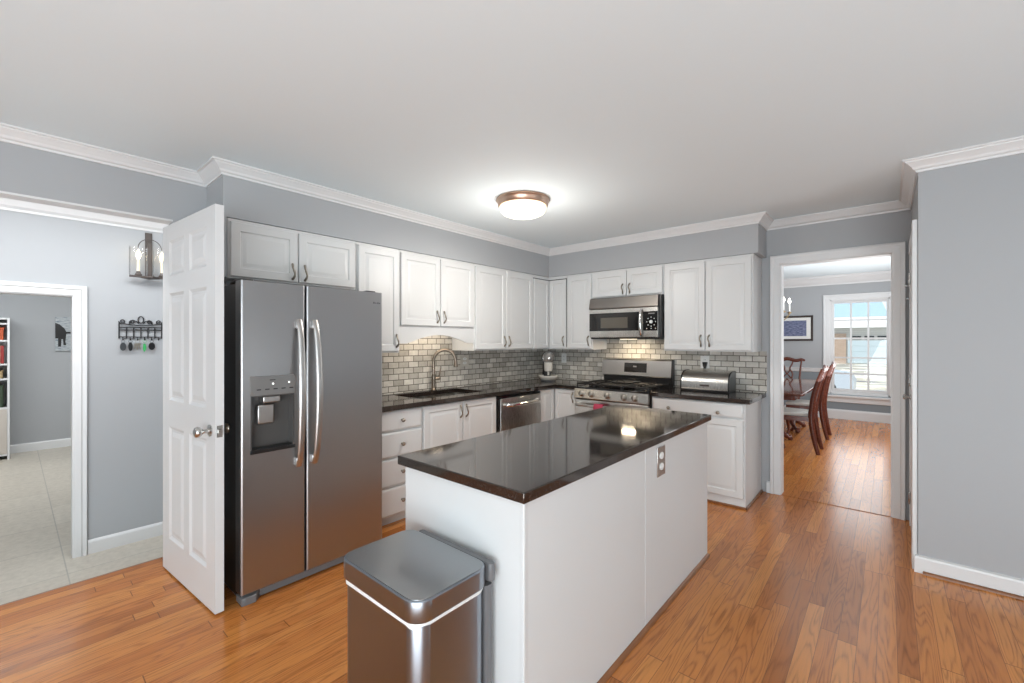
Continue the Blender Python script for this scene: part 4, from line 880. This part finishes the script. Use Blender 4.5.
key_thing(4, 'round black key fob right of the green tag on the key rack', 'key', 'key_fob', lambda b, a: fob(b, a, .020, .030, 1.352), M['fob_b'])

# ------------------------------------------------------------------ room past the hall: bookcase, canvas
t = thing('bookcase', 'white bookcase at the far wall of the room past the hall', 'bookcase', (-5.63, -5.0, HZ))
KX0, KX1, KY0, KY1 = -5.845, -5.42, -5.40, -4.580
bm = BM(); box(bm, KX0, KX1, KY1 - .022, KY1, HZ, 1.70, .002); box(bm, KX0, KX1, KY0, KY0 + .022, HZ, 1.70, .002); box(bm, KX0, KX0 + .01, KY0 + .022, KY1 - .022, HZ, 1.70); obj('bookcase_side', bm, M['trim'], t)
for z in (1.678, 1.610, 1.385, 1.070, .875, .490, HZ + .05):
    bm = BM(); box(bm, KX0 + .011, KX1 - .004, KY0 + .0225, KY1 - .0225, z, z + .022, .001); obj('shelf', bm, M['trim'], t)
for y0, y1 in ((KY0 + .024, -5.003), (-4.997, KY1 - .024)):
    bm = BM(); nested(bm, Fr((KX1 - .004, 0, 0), (0, 1, 0), (1, 0, 0)), y0, y1, HZ + .075, .488, [(0, -.014), (0, .002), (.002, .004)]); obj('bookcase_door', bm, M['beige'], t)
M['dark_red'] = paint('deep_red_book', (0.26, 0.02, 0.02), 0.5, 0.1); M['orange'] = paint('orange_box', (0.50, 0.085, 0.02), 0.5, 0.1); M['red'] = paint('red_book', (0.34, 0.035, 0.03), 0.5, 0.1); M['tan'] = paint('tan_basket', (0.42, 0.30, 0.16), 0.8, 0.2, 60); M['darkgreen'] = paint('dark_green_bin', (0.05, 0.075, 0.045), 0.6, 0.1); M['cream'] = paint('cream_book', (0.66, 0.52, 0.36), 0.6, 0.1)
bm = BM(); box(bm, -5.70, -5.50, -4.88, -4.635, 1.4075, 1.565, .003); box(bm, -5.705, -5.495, -4.885, -4.63, 1.545, 1.575, .003); tag(obj('storage_box', bm, M['orange']), 'orange box on the upper shelf of the white bookcase', 'box')
yb = -4.632
for i, (w_, h_, mm, nm) in enumerate(((.030, .235, 'red', 'thick red book at the right end of its bookcase shelf'), (.022, .250, 'cream', 'cream book between two red books on the bookcase'), (.034, .225, 'red', 'wide red book left of the cream book on the bookcase'), (.026, .24, 'orange', 'orange-spined book on the bookcase, left of the red books'))):
    bm = BM(); box(bm, -5.66, -5.48, yb - w_, yb, 1.0925, 1.0925 + h_, .003); box(bm, -5.658, -5.49, yb - w_ + .003, yb - .003, 1.0925 + h_, 1.0925 + h_ + .002); tag(obj('book', bm, M[mm]), nm, 'book', 'books on the bookcase'); yb -= w_ + .002
bm = BM(); prism(bm, rrect(-5.70, -5.48, -4.90, -4.64, .02), .8975, .99, .003); prism(bm, rrect(-5.705, -5.475, -4.905, -4.635, .02), .985, 1.0, .003); tag(obj('storage_basket', bm, M['tan']), 'tan basket on the bookcase shelf below the red books', 'basket')
bm = BM(); prism(bm, rrect(-5.72, -5.46, -4.92, -4.635, .02), .5125, .79, .003); prism(bm, rrect(-5.725, -5.455, -4.925, -4.63, .02), .78, .80, .003); tag(obj('storage_bin', bm, M['darkgreen']), 'dark green bin on the lowest open shelf of the bookcase', 'bin')
t = thing('wall_canvas', 'unframed canvas of a dark figure under a grey sky in the room past the hall', 'picture', (-5.845, -3.86, 1.25))
FK = Fr((-5.85, 0, 0), (0, 1, 0), (1, 0, 0))
bm = BM(); fbox(bm, FK, -4.145, -3.50, 1.245, 1.745, .001, .03, .002); obj('canvas', bm, M['canvas'], t)
bm = BM(); fprism(bm, FK, [(-4.144, 1.43), (-4.144, 1.66), (-4.10, 1.64), (-4.05, 1.58), (-4.03, 1.53), (-3.93, 1.53), (-3.88, 1.57), (-3.90, 1.51), (-4.03, 1.50), (-4.04, 1.38), (-4.03, 1.33), (-4.06, 1.33), (-4.065, 1.42), (-4.08, 1.42), (-4.085, 1.31), (-4.115, 1.31), (-4.115, 1.43)], .0302, .0306); obj('painted_figure', bm, M['black'], t)

# ------------------------------------------------------------------ dining room
t = thing('dining_table', 'long polished mahogany pedestal table in the dining room', 'table', (2.08, 2.95, 0))
bm = BM(); prism(bm, rrect(1.52, 2.645, 1.66, 4.15, .06, 5), .722, .752, .008); obj('tabletop', bm, M['table'], t)
bm = BM(); prism(bm, rrect(1.62, 2.545, 1.78, 4.03, .03, 4), .655, .7215); obj('apron', bm, M['mahogany'], t)
for yc in (2.28, 3.55):
    bm = BM(); lathe(bm, [(.10, .654), (.10, .63), (.05, .60), (.045, .52), (.075, .44), (.085, .36), (.06, .30), (.09, .25), (.09, .18), (.04, .15)], (2.08, yc, 0), (0, 0, 1), 20); pd = obj('pedestal', bm, M['mahogany'], t)
    for q in (PI / 4, 3 * PI / 4, 5 * PI / 4, 7 * PI / 4):
        d_ = Vector((math.cos(q), math.sin(q), 0)); c_ = Vector((2.08, yc, 0))
        bm = BM(); tube(bm, smooth_pts([c_ + d_ * .06 + Vector((0, 0, .24)), c_ + d_ * .18 + Vector((0, 0, .235)), c_ + d_ * .30 + Vector((0, 0, .13)), c_ + d_ * .38 + Vector((0, 0, .055)), c_ + d_ * .44 + Vector((0, 0, .045))], 4), [.035] * 5 + [.032] * 4 + [.027] * 4 + [.026, .030, .034, .028], 10); lathe(bm, [(.0005, 0), (.025, .003), (.034, .022), (.028, .045), (.0005, .055)], c_ + d_ * .43, (0, 0, 1), 12); obj('claw_foot', bm, M['mahogany'], pd)

def make_chair(label):
    t = thing('dining_chair', label, 'chair', (0, 0, 0), 'dining chairs around the table')
    b = BM(); quadloops(b, [[Vector(p) for p in ((-.21, -.19, z), (.22, -.235, z), (.22, .235, z), (-.21, .19, z))] for z in (.395, .455)]); obj('seat_frame', b, M['mahogany'], t, smooth=False)
    b = BM(); pts = [(-.195, -.175), (.225, -.225), (.225, .225), (-.195, .175)]
    quadloops(b, [[Vector((x * s, y * s, z)) for x, y in pts] for s, z in ((.97, .4555), (1.0, .468), (1.0, .482), (.96, .495), (.85, .502))]); obj('seat_cushion', b, M['cushion'], t)
    for s in (-1, 1):
        b = BM(); P = smooth_pts([(-.275, s * .19, 0), (-.235, s * .187, .18), (-.205, s * .185, .40), (-.205, s * .185, .52), (-.235, s * .195, .74), (-.285, s * .205, .93), (-.325, s * .215, 1.05)], 4); n_ = len(P)
        tube(b, P, [.021 + .011 * math.sin(PI * min(1, k / n_ * 1.15)) for k in range(n_)], 8, flat=((1, 0, 0), .62)); obj('back_post', b, M['mahogany'], t)
        b = BM(); P = smooth_pts([(.195, s * .205, .40), (.215, s * .222, .33), (.20, s * .208, .20), (.19, s * .20, .08), (.205, s * .212, .02), (.222, s * .226, .012)], 4); tube(b, P, [.034, .036, .037, .038, .036, .033, .029, .025, .022, .020, .018, .017, .016, .016, .017, .018, .020, .023, .026, .024, .012][:len(P)], 8); lathe(b, [(.0005, 0), (.018, .002), (.026, .014), (.02, .028), (.0005, .032)], (.212, s * .218, 0), (0, 0, 1), 10); obj('front_leg', b, M['mahogany'], t)
    b = BM(); P = smooth_pts([(-.335, -.265, 1.040), (-.330, -.215, 1.057), (-.325, -.12, 1.040), (-.322, 0, 1.07), (-.325, .12, 1.040), (-.330, .215, 1.057), (-.335, .265, 1.040)], 5); tube(b, P, [.012 + .020 * math.sin(PI * k / (len(P) - 1)) ** .5 for k in range(len(P))], 8, flat=((0, 0, 1), .55)); obj('crest_rail', b, M['mahogany'], t)
    b = BM()
    for s in (-1, 1):
        tube(b, smooth_pts([(-.215, s * .05, .50), (-.225, s * .035, .60), (-.235, s * .075, .72), (-.255, s * .085, .81), (-.28, s * .04, .89), (-.305, s * .07, .97), (-.322, s * .085, 1.04)], 4), .013, 6, flat=((0, 1, 0), .6))
        tube(b, smooth_pts([(-.235, s * .07, .72), (-.245, s * .02, .78), (-.262, -s * .03, .84), (-.285, -s * .04, .90)], 4), .010, 6, flat=((0, 1, 0), .6))
    tube(b, [(-.205, -.18, .505), (-.205, .18, .505)], .018, 8, flat=((0, 0, 1), .6)); obj('pierced_splat', b, M['mahogany'], t)
    return t
ch = make_chair('mahogany dining chair with cream seat nearest the doorway, at the table side')
ch.location = (2.50, 2.072, 0); ch.rotation_euler = (0, 0, PI)
dup(ch, (2.50, 3.154, 0), PI, 'mahogany dining chair with cream seat at the table side nearer the window')
dup(ch, (2.03, 4.42, 0), -PI / 2, 'carved mahogany dining chair with pierced back at the far head of the table')

t = thing('chandelier', 'candle-style chandelier glowing over the dining table', 'lamp', (2.00, 2.90, 1.62))
cc = Vector((2.00, 2.90, 0))
bm = BM(); lathe(bm, [(.0008, 1.62), (.02, 1.64), (.015, 1.66), (.045, 1.70), (.05, 1.74), (.02, 1.79), (.015, 1.90), (.03, 1.96), (.012, 2.02), (.006, 2.06), (.006, 2.52), (.06, 2.53), (.07, 2.568)], cc, (0, 0, 1), 16); obj('chandelier_stem', bm, M['brass'], t)
for k in range(6):
    q = 2 * PI * k / 6 + .452; d_ = Vector((math.cos(q), math.sin(q), 0))
    bm = BM(); tube(bm, smooth_pts([cc + d_ * .03 + Vector((0, 0, 1.74)), cc + d_ * .14 + Vector((0, 0, 1.68)), cc + d_ * .27 + Vector((0, 0, 1.71)), cc + d_ * .34 + Vector((0, 0, 1.80))], 5), .007, 8); lathe(bm, [(.008, 1.80), (.034, 1.815), (.036, 1.820), (.012, 1.823), (.012, 1.835)], cc + d_ * .34, (0, 0, 1), 14); ar = obj('arm', bm, M['brass'], t)
    bm = BM(); lathe(bm, [(.011, 1.835), (.011, 1.955)], cc + d_ * .34, (0, 0, 1), 12); obj('candle_sleeve', bm, M['candle_w'], ar)
    bm = BM(); lathe(bm, [(.007, 1.955), (.017, 1.975), (.018, 1.99), (.010, 2.015), (.0008, 2.035)], cc + d_ * .34, (0, 0, 1), 12); obj('bulb', bm, M['flame_w'], ar)

t = thing('framed_print', 'dark-framed blue landscape print on the dining room wall left of the window', 'picture', (2.02, YD, 1.395))
PX0, PX1, PZ0, PZ1 = 1.66, 2.375, 1.395, 1.868
bm = BM(); rings = []
for q, c in ((0, .001), (0, .028), (.008, .032), (.030, .024), (.036, .016), (.036, .001)): rings.append([FD(PX0 + q, PZ0 + q, c), FD(PX1 - q, PZ0 + q, c), FD(PX1 - q, PZ1 - q, c), FD(PX0 + q, PZ1 - q, c)])
quadloops(bm, rings + [rings[0]], False, False); obj('picture_frame', bm, M['frame_dark'], t)
bm = BM(); fbox(bm, FD, PX0 + .035, PX1 - .035, PZ0 + .035, PZ1 - .035, .002, .012); obj('mat_board', bm, M['mat_board'], t)
bm = BM(); fbox(bm, FD, PX0 + .105, PX1 - .105, PZ0 + .09, PZ1 - .09, .012, .0135); obj('print', bm, M['lake'], t)

# ------------------------------------------------------------------ outdoors beyond the dining window
def lawn_mat():
    m, nt, bs = new_mat('snow_patched_lawn'); n = noise(nt, mapped(nt, (1, 2.4, 1), position(nt)), .35, 5, .6)
    nt.links.new(ramp(nt, n, [(.38, (.22, .22, .24)), (.48, (.62, .56, .42)), (.6, (.86, .86, .86))]), bs.inputs['Base Color']); bs.inputs['Roughness'].default_value = .9; return m
M['lawn'] = lawn_mat(); M['siding'] = brick_mat('grey_lap_siding', (0, 2), 6.0, .16, (.52, .52, .51), (.56, .56, .55), (.36, .36, .36), .06, .6, .5, 0, False, .3)
M['brick'] = brick_mat('tan_brick', (0, 2), .22, .075, (.42, .27, .19), (.52, .36, .27), (.55, .52, .48), .12, .8, .5, 0, True, .3)
M['garage'] = paint('pale_blue_garage_door', (.50, .60, .66), .5, .03); M['roof'] = paint('blue_grey_roof', (.40, .55, .66), .7, .1, 3); M['snow'] = paint('white_snow', (.88, .89, .90), .8, .02)
M['car'] = paint('silver_blue_car_paint', (.52, .58, .66), .22, .03); M['carglass'] = paint('dark_car_glass', (.03, .035, .04), .06, .05); M['tyre'] = paint('black_tyre', (.02, .02, .02), .8, .05)
bm = BM(); box(bm, -40, 45, 5.35, 90, -.75, -.45); struct('ground', bm, M['lawn'], smooth=False)
t = thing('neighbour_house', 'grey sided house with a pale blue garage across the street', 'house', (2, 42, -.45))
bm = BM(); box(bm, -9, 14, 40, 48, -.45, 2.45); obj('house_wall', bm, M['siding'], t, smooth=False)
bm = BM(); box(bm, -.35, .85, 39.9, 39.99, -.45, 2.0); obj('brick_pier', bm, M['brick'], t, smooth=False)
bm = BM()
for k in range(4): box(bm, .95, 4.4, 39.93, 39.99, -.40 + k * .46, .05 + k * .46, .02)
obj('garage_door', bm, M['garage'], t)
bm = BM(); box(bm, -9.4, 14.4, 39.2, 40.0, 2.45, 2.75); quadloops(bm, [[Vector((x, y, z)) for y, z in ((39.2, 2.75), (44, 3.55), (44, 2.75))] for x in (-9.4, 14.4)]); obj('snowy_eave', bm, M['snow'], t, smooth=False)
bm = BM(); quadloops(bm, [[Vector((x0, y, z)), Vector((x1, y, z)), Vector((x1, y + .2, z)), Vector((x0, y + .2, z))] for x0, x1, y, z in ((-9.4, 3.5, 43.6, 3.50), (-9.4, 2.6, 47, 6.0))]); obj('house_roof', bm, M['roof'], t, smooth=False)
for k in range(4):
    bm = BM(); box(bm, 1.2 + k * .8, 1.8 + k * .8, 39.94, 39.99, 1.52, 1.80, .01); obj('window', bm, M['carglass'], t)
t = thing('parked_car', 'silver car parked outside the dining room window', 'car', (.9, 13.4, -.45))
bm = BM(); side_ = [(-1.35, -.22), (-1.38, .05), (-1.25, .28), (-.55, .36), (-.05, .80), (1.25, .84), (1.95, .42), (2.50, .33), (2.62, .10), (2.60, -.22)]
quadloops(bm, [[Vector((a, y, b * s_ + (1 - s_) * .0)) for a, b in side_] for y, s_ in ((12.60, .96), (12.66, 1.0), (14.14, 1.0), (14.20, .96))]); obj('car_body', bm, M['car'], t)
bm = BM()
for poly in ([(-.42, .38), (.0, .74), (.58, .77), (.58, .38)], [(.66, .38), (.66, .77), (1.2, .78), (1.72, .40)]): quadloops(bm, [[Vector((a, y, b)) for a, b in poly] for y in (12.585, 12.60)])
obj('car_window', bm, M['carglass'], t)
for a in (-.72, 1.90):
    for y in (12.58, 14.02):
        bm = BM(); lathe(bm, [(.13, -.005), (.20, 0), (.28, .01), (.30, .04), (.30, .16), (.28, .19), (.0005, .19)], (a, y, -.15), (0, 1, 0), 20); wh = obj('wheel', bm, M['tyre'], t)
        bm = BM(); lathe(bm, [(.0005, -.012), (.12, -.010), (.19, -.004), (.19, .004)], (a, y, -.15), (0, 1, 0), 16); obj('hubcap', bm, M['nickel'], wh)
